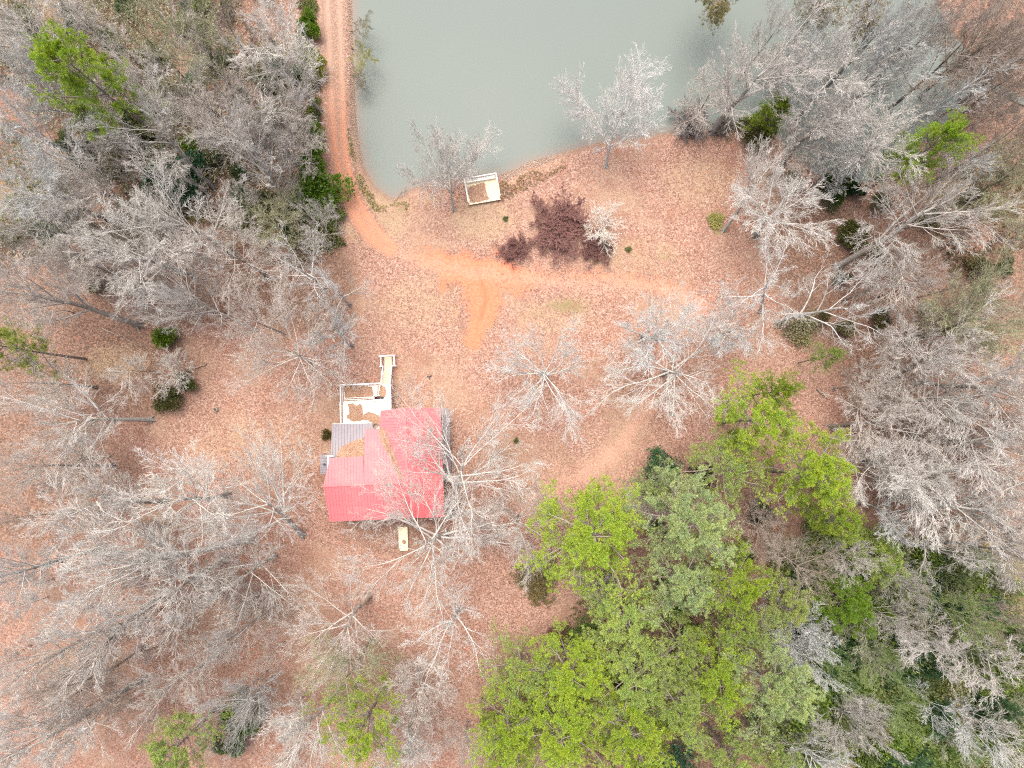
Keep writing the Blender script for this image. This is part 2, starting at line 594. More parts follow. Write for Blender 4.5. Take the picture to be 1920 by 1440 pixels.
def ribbon(name, pts_px, widths_px, mat, zoff, n=160, across=11):
    w = W(pts_px)
    seg = np.r_[0, np.cumsum(np.hypot(*np.diff(w, axis=0).T))]
    t = np.linspace(0, seg[-1], n)
    # smooth the path
    cx, cy, wd = (np.interp(t, seg, a) for a in (w[:, 0], w[:, 1], np.asarray(widths_px) * .04))
    k = np.ones(9) / 9
    sm = lambda a: np.convolve(np.pad(a, 4, mode='edge'), k, 'valid')
    cx, cy = sm(cx), sm(cy)
    tx, ty = np.gradient(cx), np.gradient(cy)
    L = np.hypot(tx, ty)
    nx_, ny_ = ty / L, -tx / L                     # to the right of travel
    a = np.linspace(-1, 1, across)
    X = cx[:, None] + nx_[:, None] * wd[:, None] * a
    Y = cy[:, None] + ny_[:, None] * wd[:, None] * a
    Z = gz(X, Y) + zoff * (1 - .6 * np.abs(a))
    idx = np.arange(n * across).reshape(n, across)
    f = np.stack([idx[:-1, :-1], idx[:-1, 1:], idx[1:, 1:], idx[1:, :-1]], -1).reshape(-1, 4)[:, ::-1]
    me = mesh_np(name, np.stack([X, Y, Z], -1).reshape(-1, 3), f, mat, True)
    for nm, val in (('across', np.broadcast_to(a, X.shape)), ('along', np.broadcast_to((t / t[-1])[:, None], X.shape))):
        me.attributes.new(nm, 'FLOAT', 'POINT').data.foreach_set('value', np.ascontiguousarray(val, np.float32).ravel())
    return link(name, me)


rd = ribbon("dirt_road", [(622, -330), (621, -40), (624, 60), (628, 150), (631, 230), (636, 290), (648, 345), (668, 395), (698, 440), (745, 478)],
            [58, 58, 58, 56, 52, 46, 44, 46, 50, 30], M['road'], .05)
# the ribbon runs away from the camera's top; across > 0 is the forest side after flipping
tag(rd, None, None, kind='structure')

wx = np.arange(-32, 74, .7)
wy = np.arange(28, 100, .7)
w_me, WX, WY = grid_mesh("water", wx, wy, lambda X, Y: np.full(X.shape, -.45), M['water'])
shd = np.exp(-np.maximum(-sdist(WX, WY, POND), 0) / 1.5) * (1 - .6 * sstep(30, 40, WX))
w_me.attributes.new('shallow', 'FLOAT', 'POINT').data.foreach_set('value', shd.astype(np.float32))
tag(link("water", w_me), None, None, kind='structure')
cw = ribbon("creek_water", [(1725, -60), (1760, 50), (1800, 105), (1850, 150), (1920, 185), (2040, 230)], [14] * 6, M['water'], 0)
cw.data.attributes.new('shallow', 'FLOAT', 'POINT')
cv = np.empty(len(cw.data.vertices) * 3, np.float32)
cw.data.vertices.foreach_get('co', cv)
cv[2::3] = -.62
cw.data.vertices.foreach_set('co', cv)
tag(cw, None, None, kind='structure')


def stones(name, pts_px, width, n, smin, smax, seed):
    r = np.random.default_rng(seed)
    w = W(pts_px)
    seg = np.r_[0, np.cumsum(np.hypot(*np.diff(w, axis=0).T))]
    t = r.random(n) * seg[-1]
    cx, cy = np.interp(t, seg, w[:, 0]) + r.normal(0, width, n), np.interp(t, seg, w[:, 1]) + r.normal(0, width, n)
    base = np.array([(1, 0, 0), (-1, 0, 0), (0, 1, 0), (0, -1, 0), (0, 0, 1), (0, 0, -1), (.6, .6, .5), (-.6, .6, .5), (.6, -.6, .5), (-.6, -.6, .5)])
    import itertools
    tri = [(4, 6, 0), (4, 0, 8), (4, 8, 3), (4, 3, 9), (4, 9, 1), (4, 1, 7), (4, 7, 2), (4, 2, 6), (5, 0, 2), (5, 2, 1), (5, 1, 3), (5, 3, 0), (0, 6, 2), (2, 7, 1), (1, 9, 3), (3, 8, 0)]
    nv = len(base)
    sc = r.uniform(smin, smax, (n, 1, 1)) * r.uniform(.7, 1.25, (n, 1, 3))
    v = base[None] * sc * r.uniform(.75, 1.2, (n, nv, 1))
    a = r.random(n) * 6.28
    c, s = np.cos(a)[:, None], np.sin(a)[:, None]
    v = np.stack([v[..., 0] * c - v[..., 1] * s, v[..., 0] * s + v[..., 1] * c, v[..., 2] * .7], -1)
    v += np.stack([cx, cy, gz(cx, cy) + .02], -1)[:, None]
    f = (np.array(tri)[None] + np.arange(n)[:, None, None] * nv).reshape(-1, 3)
    return link(name, mesh_np(name, v.reshape(-1, 3), f, M['stone']))


tag(stones("riprap", [(655, -60), (655, 60), (656, 140), (660, 200), (665, 260), (672, 305)], .6, 1500, .05, .11, 1), "band of pale broken stone along the pond edge of the dam road", "rocks", kind='stuff')
tag(stones("riprap", [(938, 334), (965, 322), (990, 309), (1040, 294)], .35, 420, .06, .14, 2), "pale broken stone along the pond shore right of the small dock", "rocks", kind='stuff')

# ------------------------------------------------------------------ tree generators (vectorised)


def unit(v):
    return v / np.maximum(np.linalg.norm(v, axis=-1, keepdims=True), 1e-9)


def grow(r, start, d, length, K, wig, trop):
    """N polylines of K segments"""
    N = len(start)
    pts = np.empty((N, K + 1, 3))
    pts[:, 0] = start
    d = unit(d)
    for k in range(K):
        pts[:, k + 1] = pts[:, k] + d * (length / K)[:, None]
        d = unit(d + r.normal(0, wig, (N, 3)) + np.array([0, 0, trop]))
    return pts


def tubes(pts, r0, r1, sides):
    N, K1, _ = pts.shape
    t = np.linspace(0, 1, K1)
    rad = r0[:, None] * (1 - t) + r1[:, None] * t
    d = unit(np.gradient(pts, axis=1))
    ref = np.where(np.abs(d[..., 2:3]) > .9, np.array([1., 0, 0]), np.array([0., 0, 1.]))
    u = unit(np.cross(d, ref))
    v = np.cross(d, u)
    a = np.arange(sides) * 2 * np.pi / sides
    ring = pts[:, :, None] + rad[..., None, None] * (u[:, :, None] * np.cos(a)[:, None] + v[:, :, None] * np.sin(a)[:, None])
    idx = np.arange(N * K1 * sides).reshape(N, K1, sides)
    nx = np.roll(idx, -1, axis=2)
    f = np.stack([idx[:, :-1], nx[:, :-1], nx[:, 1:], idx[:, 1:]], -1).reshape(-1, 4)
    return ring.reshape(-1, 3), f


def join(parts):
    vs, fs, o = [], [], 0
    for v, f in parts:
        vs.append(v)
        fs.append(f + o)
        o += len(v)
    return np.concatenate(vs), np.concatenate(fs)


def children(r, pts, length, rad0, rad1, M_, tmin, ang, lr, tip=.5):
    """M_ children per polyline: start, direction, length, radius"""
    N, K1, _ = pts.shape
    t = tmin + (1 - tmin) * (np.arange(M_)[None] + r.random((N, M_))) / M_
    f = t * (K1 - 1)
    i = np.clip(f.astype(int), 0, K1 - 2)
    fr = (f - i)[..., None]
    n = np.arange(N)[:, None]
    p = pts[n, i] * (1 - fr) + pts[n, i + 1] * fr
    d = unit(pts[n, i + 1] - pts[n, i])
    rnd = unit(r.normal(0, 1, d.shape))
    perp = unit(rnd - (rnd * d).sum(-1, keepdims=True) * d)
    a = np.radians(r.uniform(ang[0], ang[1], (N, M_)))[..., None]
    cd = d * np.cos(a) + perp * np.sin(a)
    L = length[:, None] * lr * (1 - tip * t) * r.uniform(.7, 1.25, (N, M_))
    R = (rad0[:, None] * (1 - t) + rad1[:, None] * t)
    return p.reshape(-1, 3), cd.reshape(-1, 3), L.ravel(), R.ravel()


def make_bare(seed, fork=.45, leader=.75, nl=7, lang=(25, 45), llen=.42, lw=.10, ltrop=.05, counts=(7, 7, 6, 3), tw=.013, wig=.13, trunk_r=.26, h=20., bw=1.0, stems=1, bang=(20, 46), lrs_=(.62, .56, .54, .60)):
    r = np.random.default_rng(seed)
    tp, cp = [], []
    ang = np.arange(stems) * 6.28 / stems + r.random(stems)
    d0 = np.stack([np.cos(ang), np.sin(ang), np.full(stems, 4. if stems == 1 else 1.6)], -1)
    if stems == 1:
        d0 = d0 * np.array([.04, .04, 1])
    L0 = np.full(stems, h * leader) * r.uniform(.8, 1.0, stems)
    t0 = grow(r, np.zeros((stems, 3)) + np.array([0, 0, -.15]), d0, L0, 9, .05, .04)
    ra, rb = np.full(stems, trunk_r), np.full(stems, trunk_r * .32)
    tp.append(tubes(t0, ra, rb, 8))
    # root flare
    fl = grow(r, np.zeros((5, 3)) + np.array([0, 0, .7]), np.stack([np.cos(np.arange(5) * 1.256), np.sin(np.arange(5) * 1.256), np.full(5, -1.4)], -1) , np.full(5, 1.15), 3, .05, 0)
    if stems == 1:
        tp.append(tubes(fl, np.full(5, trunk_r * .55), np.full(5, trunk_r * .2), 5))
    p, d, L, R = children(r, t0, L0, ra, rb, nl, fork, lang, 1.0, 0)
    # spread limbs evenly round the trunk
    az = np.arange(len(p)) * 2.399 + r.normal(0, .35, len(p))
    a = np.radians(r.uniform(*lang, len(p)))
    d = np.stack([np.cos(az) * np.sin(a), np.sin(az) * np.sin(a), np.cos(a)], -1)
    L = h * llen * r.uniform(.75, 1.15, len(p))
    R = np.maximum(R * .58, .05)
    p = np.concatenate([p, t0[:, -1]])
    d = np.concatenate([d, unit(t0[:, -1] - t0[:, -2] + r.normal(0, .15, (stems, 3)))])
    L = np.concatenate([L, L0 * .33])
    R = np.concatenate([R, rb])
    l1 = grow(r, p, d, L, 8, lw, ltrop)
    cp.append(tubes(l1, R, R * .22, 6))
    pts, ln, r0, r1 = l1, L, R, R * .22
    Ks, sides = (6, 4, 3, 2), (4, 3, 3, 3)
    lrs = lrs_
    for lv, m in enumerate(counts):
        tmin = (.18, .15, .12, .1)[lv]
        p, d, L, R = children(r, pts, ln, r0, r1, m, tmin, bang, lrs[lv], .5)
        R = np.clip(R * .55, tw * (1.8, 1.4, 1.1, .85)[lv], (.11, .055, .026, .018)[lv] * bw)
        q = grow(r, p, d, L, Ks[lv], wig, .02)
        rb = np.maximum(R * .35, tw * (1.2, .9, .75, .6)[lv])
        cp.append(tubes(q, R, rb, sides[lv]))
        pts, ln, r0, r1 = q, L, R, rb
    return join(tp), join(cp)


def blades(r, c, ax, n, length, width, spread):
    """n needle blades per tuft centre c around axis ax"""
    N = len(c)
    d = unit(ax[:, None] * 1.0 + r.normal(0, spread, (N, n, 3)))
    u = unit(np.cross(d, r.normal(0, 1, (N, n, 3))))
    L = length * r.uniform(.65, 1.15, (N, n, 1))
    base = c[:, None] + d * .04
    mid = base + d * L * .5
    v = np.stack([base, mid + u * width, base + d * L, mid - u * width], 2)
    return v.reshape(-1, 3), np.arange(N * n * 4).reshape(-1, 4)


def make_pine(seed, h=20., R=4.6, cb=.5, nl=34, dens=1.0, blade=.26, flat=1.0):
    r = np.random.default_rng(seed)
    t0 = grow(r, np.array([[0, 0, -.15]]), np.array([[.02, .01, 1.]]), np.array([h * .97]), 12, .015, .02)
    tp = [tubes(t0, np.array([.27]), np.array([.04]), 8)]
    t = (np.arange(nl) + r.random(nl)) / nl
    z = h * (cb + (.97 - cb) * t)
    i = np.clip(np.searchsorted(t0[0, :, 2], z) - 1, 0, 11)
    p = t0[0, i] + (z - t0[0, i, 2])[:, None] * unit(t0[0, i + 1] - t0[0, i])
    az = np.arange(nl) * 2.399 + r.normal(0, .3, nl)
    prof = np.sin(np.pi * np.clip(.22 + .78 * t, 0, 1)) ** .7
    L = R * (.25 + .85 * prof) * r.uniform(.55, 1.25, nl)
    a = np.radians(80 - 38 * t + r.normal(0, 8, nl))
    d = np.stack([np.cos(az) * np.sin(a), np.sin(az) * np.sin(a), np.cos(a)], -1)
    rad = .035 + .012 * L
    l1 = grow(r, p, d, L, 6, .09, .05)
    tp.append(tubes(l1, rad, rad * .3, 5))
    p2, d2, L2, R2 = children(r, l1, L, rad, rad * .3, 8, .3, (30, 65), .42, .4)
    l2 = grow(r, p2, d2, L2, 3, .12, .10)
    tp.append(tubes(l2, np.maximum(R2 * .5, .014), np.full(len(p2), .010), 3))
    p3, d3, L3, R3 = children(r, l2, L2, np.full(len(p2), .01), np.full(len(p2), .01), 6, .2, (25, 65), .55, .3)
    keep = r.random(len(p3)) < dens
    p3, d3, L3 = p3[keep], d3[keep], L3[keep]
    l3 = grow(r, p3, d3, L3, 2, .12, .14)
    tp.append(tubes(l3, np.full(len(p3), .012), np.full(len(p3), .009), 3))
    c = np.concatenate([l2[:, -1], l3[:, -1], l3[:, 1], l1[:, -1]])
    ax = unit(np.concatenate([l2[:, -1] - l2[:, -2], l3[:, -1] - l3[:, -2], l3[:, 1] - l3[:, 0], l1[:, -1] - l1[:, -2]]) + np.array([0, 0, .02]))
    ax = unit(ax + np.array([0, 0, .35]))
    nb = 22
    v, f = blades(r, c, ax, nb, blade, .015, .62)
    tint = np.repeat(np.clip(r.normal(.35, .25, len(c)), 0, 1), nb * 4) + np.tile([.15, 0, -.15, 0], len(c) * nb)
    return join(tp), (v, f, tint)


def make_shrub(seed, n=1700, size=.10, lumps=13, hgt=1.0):
    """leafy bush of radius 1, height ~hgt"""
    r = np.random.default_rng(seed)
    st_n = 9
    az = np.arange(st_n) * 2.399
    sp = grow(r, np.zeros((st_n, 3)), np.stack([np.cos(az) * .6, np.sin(az) * .6, np.full(st_n, 1.0)], -1), np.full(st_n, .85 * hgt), 4, .15, 0)
    tp = [tubes(sp, np.full(st_n, .028), np.full(st_n, .010), 4)]
    lc = np.stack([np.cos(np.arange(lumps) * 2.4) * r.uniform(.15, .8, lumps), np.sin(np.arange(lumps) * 2.4) * r.uniform(.15, .7, lumps), r.uniform(.3, .75, lumps) * hgt], -1)
    lr = r.uniform(.16, .40, lumps)
    k = r.integers(0, lumps, n)
    d = unit(r.normal(0, 1, (n, 3)) + np.array([0, 0, .35]))
    rr = lr[k] * r.random(n) ** .35
    c = lc[k] + d * rr[:, None] * np.array([1, 1, .8 * hgt])
    c[:, 2] = np.maximum(c[:, 2], .03)
    v, f = blades(r, c, d, 3, size, size * .30, .8)
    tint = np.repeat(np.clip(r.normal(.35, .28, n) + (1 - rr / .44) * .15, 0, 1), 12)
    return join(tp), (v, f, tint)


def tint_mesh(name, vft, mat):
    v, f, tint = vft
    me = mesh_np(name, v, f, mat)
    me.attributes.new('tint', 'FLOAT', 'POINT').data.foreach_set('value', np.clip(tint, 0, 1).astype(np.float32))
    return me


VAR = {}


def reg(kind, tr, cr, names, leafy=None):
    (tv, tf) = tr
    tme = mesh_np(names[0], tv, tf, M['trunk'] if not leafy else M['trunk'], True)
    if leafy:
        cme = tint_mesh(names[1], cr, leafy)
        cv_ = cr[0]
    else:
        cme = mesh_np(names[1], cr[0], cr[1], M['twig'])
        cv_ = cr[0]
        tme.materials[0] = M['trunk']
    hd = np.hypot(cv_[:, 0], cv_[:, 1])
    VAR.setdefault(kind, []).append(dict(t=tme, c=cme, names=names, h=float(np.percentile(cv_[:, 2], 99.5)), zc=float(np.mean(cv_[:, 2])), R=float(np.percentile(hd, 93))))


for s in range(4):
    reg('spread', *make_bare(100 + s, fork=.45, leader=.50, nl=12, lang=(34, 76), llen=.42, lw=.07, ltrop=.035, counts=(8, 6, 6, 4), tw=.0088, wig=.085, trunk_r=.36), ('trunk', 'crown'))
for s in range(6):
    reg('vase', *make_bare(200 + s, fork=.42, leader=.72, nl=11, lang=(18, 44), llen=.38, lw=.045, ltrop=.02, counts=(7, 6, 6, 4), tw=.0088, wig=.07, trunk_r=.32, bang=(17, 40)), ('trunk', 'crown'))
for s in range(3):
    reg('syc', *make_bare(300 + s, fork=.35, leader=.6, nl=6, lang=(35, 68), llen=.44, lw=.13, ltrop=.035, counts=(7, 6, 6, 3), tw=.010, wig=.17, trunk_r=.36, bang=(28, 58), bw=1.25), ('trunk', 'crown'))
for s in range(4):
    reg('haze', *make_bare(400 + s, fork=.35, leader=.75, nl=12, lang=(28, 62), llen=.36, lw=.06, ltrop=.02, counts=(8, 7, 6, 4), tw=.0078, wig=.10, trunk_r=.24, bw=.7), ('trunk', 'crown'))
for s in range(3):
    reg('sap', *make_bare(500 + s, fork=.25, leader=.85, nl=10, lang=(20, 50), llen=.32, lw=.06, ltrop=.03, counts=(7, 6, 5, 2), tw=.014, wig=.10, trunk_r=.13, bw=.8), ('trunk', 'crown'))
for s in range(3):
    reg('round', *make_bare(550 + s, fork=.35, leader=.42, nl=12, lang=(14, 66), llen=.55, lw=.08, ltrop=.03, counts=(8, 7, 7, 4), tw=.0165, wig=.10, trunk_r=.34, bang=(22, 48)), ('trunk', 'crown'))
for s in range(3):
    reg('bush', *make_bare(600 + s, fork=.12, leader=.55, nl=6, lang=(30, 75), llen=.34, lw=.2, ltrop=.0, counts=(7, 6, 6, 2), tw=.045, wig=.22, trunk_r=.16, stems=9, bw=3, bang=(25, 52), lrs_=(.46, .5, .55, .6)), ('stem', 'twigs'))
for s in range(3):
    reg('pine', *make_pine(700 + s), ('trunk', 'crown'), M['needle'])
for s in range(2):
    reg('pineo', *make_pine(720 + s, R=4.8, cb=.48, nl=26, dens=.7), ('trunk', 'crown'), M['needle'])
for s in range(2):
    reg('cedar', *make_pine(740 + s, R=5.0, cb=.12, nl=60, dens=1.0, blade=.42), ('trunk', 'crown'), M['needle'])
for s in range(3):
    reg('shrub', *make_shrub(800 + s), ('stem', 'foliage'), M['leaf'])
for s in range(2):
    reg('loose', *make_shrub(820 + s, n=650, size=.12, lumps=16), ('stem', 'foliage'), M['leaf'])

_count = {}


def place(name, kind, cx, cy, r_px, h, col, label, cat, base=None, group=None, tcol=None, var=None):
    vs = VAR[kind]
    i = _count.get(kind, 0)
    _count[kind] = i + 1
    v = vs[(i if var is None else var) % len(vs)]
    sh = h / v['h']
    zc = v['zc'] * sh
    C = P(cx, cy, zc)
    if base:
        B = P(*base, 0)
    else:
        B = Vector((C.x, C.y, 0))
    B.z = gz1(B.x, B.y)
    rw = r_px * .0803 * (1 - zc / H)
    sr = rw / v['R']
    ax = (C - B).normalized()
    q = Vector((0, 0, 1)).rotation_difference(ax) @ Quaternion((0, 0, 1), random.uniform(0, 6.28))
    root = empty(name, B, label, cat, group)
    root.rotation_mode = 'QUATERNION'
    root.rotation_quaternion = q
    root.scale = (sr, sr, sh * (C - B).length / max(zc - B.z, .1) if base else sh)
    for nm, me, cc in ((v['names'][0], v['t'], tcol or col), (v['names'][1], v['c'], col)):
        o = bpy.data.objects.new(nm, me)
        o.parent = root
        o.color = (*cc, 1)
        COL.objects.link(o)
    return root


# ------------------------------------------------------------------ the cabin
HO = P(720, 870, 5.2)
HZ = 0.0
HROT = math.radians(2.5)
cabin = empty("cabin", (HO.x, HO.y, HZ), "low cabin with faded red ribbed metal roof in an L shape", "house")
cabin.rotation_euler = (0, 0, HROT)
hc, hs_ = math.cos(HROT), math.sin(HROT)


def loc(px, py, z):
    p = P(px, py, z)
    dx, dy = p.x - HO.x, p.y - HO.y
    return (dx * hc + dy * hs_, -dx * hs_ + dy * hc)


pA = lambda u, v: 6.9 - .28 * (3.45 - u)
pB = lambda u, v: 6.9 - .286 * (u - 3.45)
pC = lambda u, v: 6.9 - .27 * (-2.6 - v)
pD = lambda u, v: 6.9 - .143 * (v + 2.6)
pE = lambda u, v: 6.88 - .175 * (v + 2.6)
pG = lambda u, v: 4.3 + .18 * (6.0 - v)
PLANES = [  # outline (u, v), height, rib direction
    ([(3.45, 7.8), (-.13, 7.6), (-.40, 5.0), (3.45, -2.6)], pA, 'u'),
    ([(3.45, 7.8), (3.45, -2.6), (8.35, -7.8), (8.40, 7.65)], pB, 'u'),
    ([(-8.3, -2.6), (-7.85, -7.75), (8.35, -7.8), (3.45, -2.6)], pC, 'v'),
    ([(3.45, -2.6), (-.40, 5.0), (-2.45, 5.07), (-2.75, -2.6)], pD, 'v'),
    ([(-2.75, -2.6), (-2.75, 1.27), (-7.45, 1.2), (-8.3, -2.6)], pE, 'v'),
]


def ribs(mb, poly, f, axis, sp=.44, w=.055, h=.05):
    k = 1 if axis == 'u' else 0                      # ribs run along u: step in v
    lo, hi = min(p[k] for p in poly), max(p[k] for p in poly)
    s = lo + sp * .6
    n = len(poly)
    while s < hi - .05:
        xs_ = []
        for i in range(n):
            a, b = poly[i], poly[(i + 1) % n]
            if (a[k] > s) != (b[k] > s):
                t = (s - a[k]) / (b[k] - a[k])
                xs_.append(a[1 - k] + t * (b[1 - k] - a[1 - k]))
        xs_.sort()
        if len(xs_) >= 2 and xs_[1] - xs_[0] > .15:
            e = [(x, s) if k == 1 else (s, x) for x in (xs_[0] + .03, xs_[1] - .03)]
            a, b = [(q[0], q[1], f(*q) + h * .5) for q in e]
            mb.bar(a, b, w, h)
        s += sp


rm = MB()
for poly, f, ax in PLANES:
    rm.slab([(u, v, f(u, v)) for u, v in poly], .10)
    ribs(rm, poly, f, ax)
roof = rm.build("roof", M['red'], cabin)
rc = MB()
rc.bar((3.45, 7.8, 6.95), (3.45, -2.6, 6.95), .34, .05)
rc.bar((-8.3, -2.6, 6.945), (3.45, -2.6, 6.945), .34, .05)
rc.bar((3.45, -2.6, 6.94), (8.35, -7.8, 5.55), .26, .05)
rc.build("ridge_cap", M['red'], roof)
wl = MB()
fp = [(.2, 7.2), (.2, 4.8), (-2.3, 4.8), (-2.3, 1.0), (-7.3, 1.0), (-7.5, -7.4), (8.0, -7.4), (8.0, 7.2)]
wl.slab([(u, v, 5.28) for u, v in fp], 5.5)
for g, d in (([(.2, 7.2, 5.3), (8, 7.2, 5.3), (8, 7.2, 5.42), (3.45, 7.2, 6.74), (.2, 7.2, 5.8)], 1), ([(-7.5, -7.4, 5.3), (-7.35, 1, 5.3), (-7.4, 1, 6.05), (-7.5, -2.6, 6.72), (-7.5, -7.4, 5.42)], 1)):
    i = len(wl.v)
    wl.v += g
    wl.t.append(tuple(range(i, i + len(g))))
wl.build("wall", M['wall'], cabin)
for v0 in (5.2, 1.8, -2.2, -5.6):                      # windows on the right-hand wall
    wf = MB()
    wf.box(8.0, 8.06, v0 - .65, v0 + .65, 3.0, 4.3)
    wo = wf.build("window", M['white'], cabin)
    g = MB()
    g.box(8.06, 8.075, v0 - .55, v0 + .55, 3.1, 4.2)
    g.build("pane", M['glass'], wo)
dm = MB()
dm.box(-1.3, -.35, 4.8, 4.86, 2.22, 4.2)
do = dm.build("door", M['white'], cabin)
k = MB()
k.lathe((-.45, 4.9, 3.2), [(.035, 0), (.045, .03), (.02, .06)], 8)
k.build("handle", M['dark'], do)
pr = MB()
pg = [(-7.45, 6.0), (-7.6, .9), (-2.0, .9), (-1.65, 5.9)]
pr.slab([(u, v, pG(u, v)) for u, v in pg], .08)
ribs(pr, pg, pG, 'v', .42, .08, .07)
pr.build("porch_roof", M['grey'], cabin, False)
for u in (-7.2, -4.6, -1.95):
    pp = MB()
    pp.box(u - .07, u + .07, 5.55, 5.69, 2.25 if u > -6.4 else -.1, 4.27)
    pp.build("porch_post", M['white'], cabin)
pf = MB()
pf.bar((-7.44, 6.06, 4.26), (-1.64, 5.96, 4.26), .05, .16)
pf.build("fascia", M['white'], cabin)
gt = MB()
gt.bar((-7.98, 1.45, 5.45), (-7.1, 1.45, 5.45), .24, .12)
gt.bar((-7.86, 1.33, 5.40), (-7.92, -.9, 5.40), .26, .10)
gt.build("gutter", M['white'], cabin)
ls = MB()
lp = [(-9.7, 1.6), (-9.75, -1.15), (-7.62, -1.15), (-7.55, 1.6)]
fl_ = lambda u, v: 2.9 + .10 * (u + 9.7)
ls.slab([(u, v, fl_(u, v)) for u, v in lp], .08)
ribs(ls, lp, fl_, 'u', .4, .07, .06)
lr = ls.build("lean_to_roof", M['grey'], cabin)
vp = MB()
vp.lathe((-9.05, .25, 2.9), [(.10, 0), (.10, .28), (.16, .30), (.16, .38), (.03, .42)], 10)
vp.build("vent_pipe", M['dark'], lr)
lw_ = MB()
lw_.box(-9.5, -7.52, -1.0, 1.45, -.1, 2.78)
lw_.build("lean_to_wall", M['wall'], cabin)
wk = MB()
v = -3.0
while v < 7.6:
    wk.box(8.12, 9.25, v, v + .135, 2.02, 2.06)
    v += .15
walk = wk.build("side_porch_boards", M['grey'], cabin)
for v in (-2.8, .6, 4.0, 7.4):
    q = MB()
    q.box(9.02, 9.14, v - .06, v + .06, -.1, 2.018)
    q.build("post", M['white'], walk)
dsh = MB()
dsh.lathe((0, 0, 0), [(.02, 0), (.20, .03), (.36, .10), (.46, .20), (.45, .215), (.34, .12), (.18, .05), (.01, .03)], 18)
dd = dsh.build("satellite_dish", M['stone'], cabin, True)
dd.location = (-1.1, 5.55, 5.25)
dd.rotation_euler = (.7, .35, .4)
ms = MB()
ms.bar((-1.25, 5.35, 4.42), (-1.1, 5.53, 5.25), .06, .06)
ms.bar((-1.4, 5.2, 4.44), (-1.0, 5.5, 4.44), .3, .05)
ms.build("dish_mast", M['dark'], cabin)


def drift(name, poly, f, parent_frame, label, th=.07, jit=.10, seed=1):
    """low heap of leaves with a ragged outline, frame = (origin, rotation)"""
    r = np.random.default_rng(seed)
    ring = []
    n = len(poly)
    for i in range(n):
        a, b = np.array(poly[i]), np.array(poly[(i + 1) % n])
        m = max(2, int(np.linalg.norm(b - a) / .16))
        for kk in range(m):
            ring.append(a + (b - a) * kk / m + r.normal(0, jit, 2) * (kk > 0))
    ring = np.array(ring)
    c = ring.mean(0)
    nr = len(ring)
    vs = []
    for s, hh in ((1.0, .012), (.93, .6), (.75, 1.0), (.45, 1.25), (.2, 1.15)):
        for p in ring:
            q = c + (p - c) * s
            vs.append((q[0], q[1], f(q[0], q[1]) + th * hh * (1 if s == 1 else r.uniform(.7, 1.3))))
    vs.append((c[0], c[1], f(*c) + th * 1.2))
    fs = []
    for j in range(4):
        for i in range(nr):
            fs.append((j * nr + i, j * nr + (i + 1) % nr, (j + 1) * nr + (i + 1) % nr, (j + 1) * nr + i))
    fs += [(4 * nr + i, 4 * nr + (i + 1) % nr, 5 * nr) for i in range(nr)]
    me = bpy.data.meshes.new(name)
    me.from_pydata(vs, [], fs)
    me.materials.append(M['drift'])
    o = link(name, me)
    (ox, oy, oz), rot = parent_frame
    o.location = (ox, oy, oz)
    o.rotation_euler = (0, 0, rot)
    return tag(o, label, "leaf pile", kind='stuff')


HF = ((HO.x, HO.y, HZ), HROT)
px_poly = lambda pts, z: [loc(a, b, z) for a, b in pts]
drift("leaf_drift", px_poly([(630, 855), (637, 841), (646, 834), (656, 829), (668, 824), (685, 819), (687, 832), (687, 858), (660, 859), (640, 860)], 5.05), lambda u, v: pG(u, v) + .05, HF,
      "brown heap of fallen leaves lying on the grey porch roof", .08, .07, 1)
drift("leaf_drift", px_poly([(709, 803), (721, 803), (727, 818), (735, 839), (745, 864), (755, 893), (756, 903), (750, 897), (742, 880), (731, 858), (721, 839), (713, 824), (710, 812)], 6.1), lambda u, v: max(pA(u, v), pD(u, v)) + .05, HF,
      "strip of tan leaves filling the valley of the red roof", .07, .05, 2)

# ------------------------------------------------------------------ the raised deck behind the cabin
deck = empty("wooden_deck", (HO.x, HO.y, 0), "white weathered raised deck with a sunken corner and a stair behind the cabin", "deck")
deck.rotation_euler = (0, 0, HROT)


def boards(name, u0, u1, v0, v1, z, mat, along='u', w=.14, parent=None, skip=()):
    m = MB()
    s, e = (v0, v1) if along == 'u' else (u0, u1)
    while s < e - .03:
        t = min(s + w - .012, e)
        j = random.uniform(-.012, .012)
        if along == 'u':
            m.box(u0 + j, u1 + j, s, t, z - .04, z + random.uniform(0, .006))
        else:
            m.box(s, t, v0 + j, v1 + j, z - .04, z + random.uniform(0, .006))
        s += w
    return m.build(name, mat, parent)


def railing(parent, a, b, h=.95, base=True, mat=None, cap=.15):
    mat = mat or M['white']
    a, b = Vector(a), Vector(b)
    up = Vector((0, 0, h))
    m = MB()
    m.bar(a + up, b + up, cap, .045)
    m.bar(a + up * .88, b + up * .88, .04, .085)
    m.bar(a + up * .14, b + up * .14, .04, .085)
    L = (b - a).length
    n = max(2, int(L / .28))
    for i in range(1, n):
        p = a.lerp(b, i / n)
        m.bar(p + up * .14, p + up * .86, .038, .038, (1, 0, 0))
    r = m.build("railing", mat, parent)
    k = max(1, round(L / 1.7))
    for i in range(k + 1):
        p = a.lerp(b, i / k)
        q = MB()
        q.bar((p.x, p.y, -.15 if base else p.z - .05), p + up * .97, .10, .10, (1, 0, 0))
        q.build("post", mat, r)
    return r


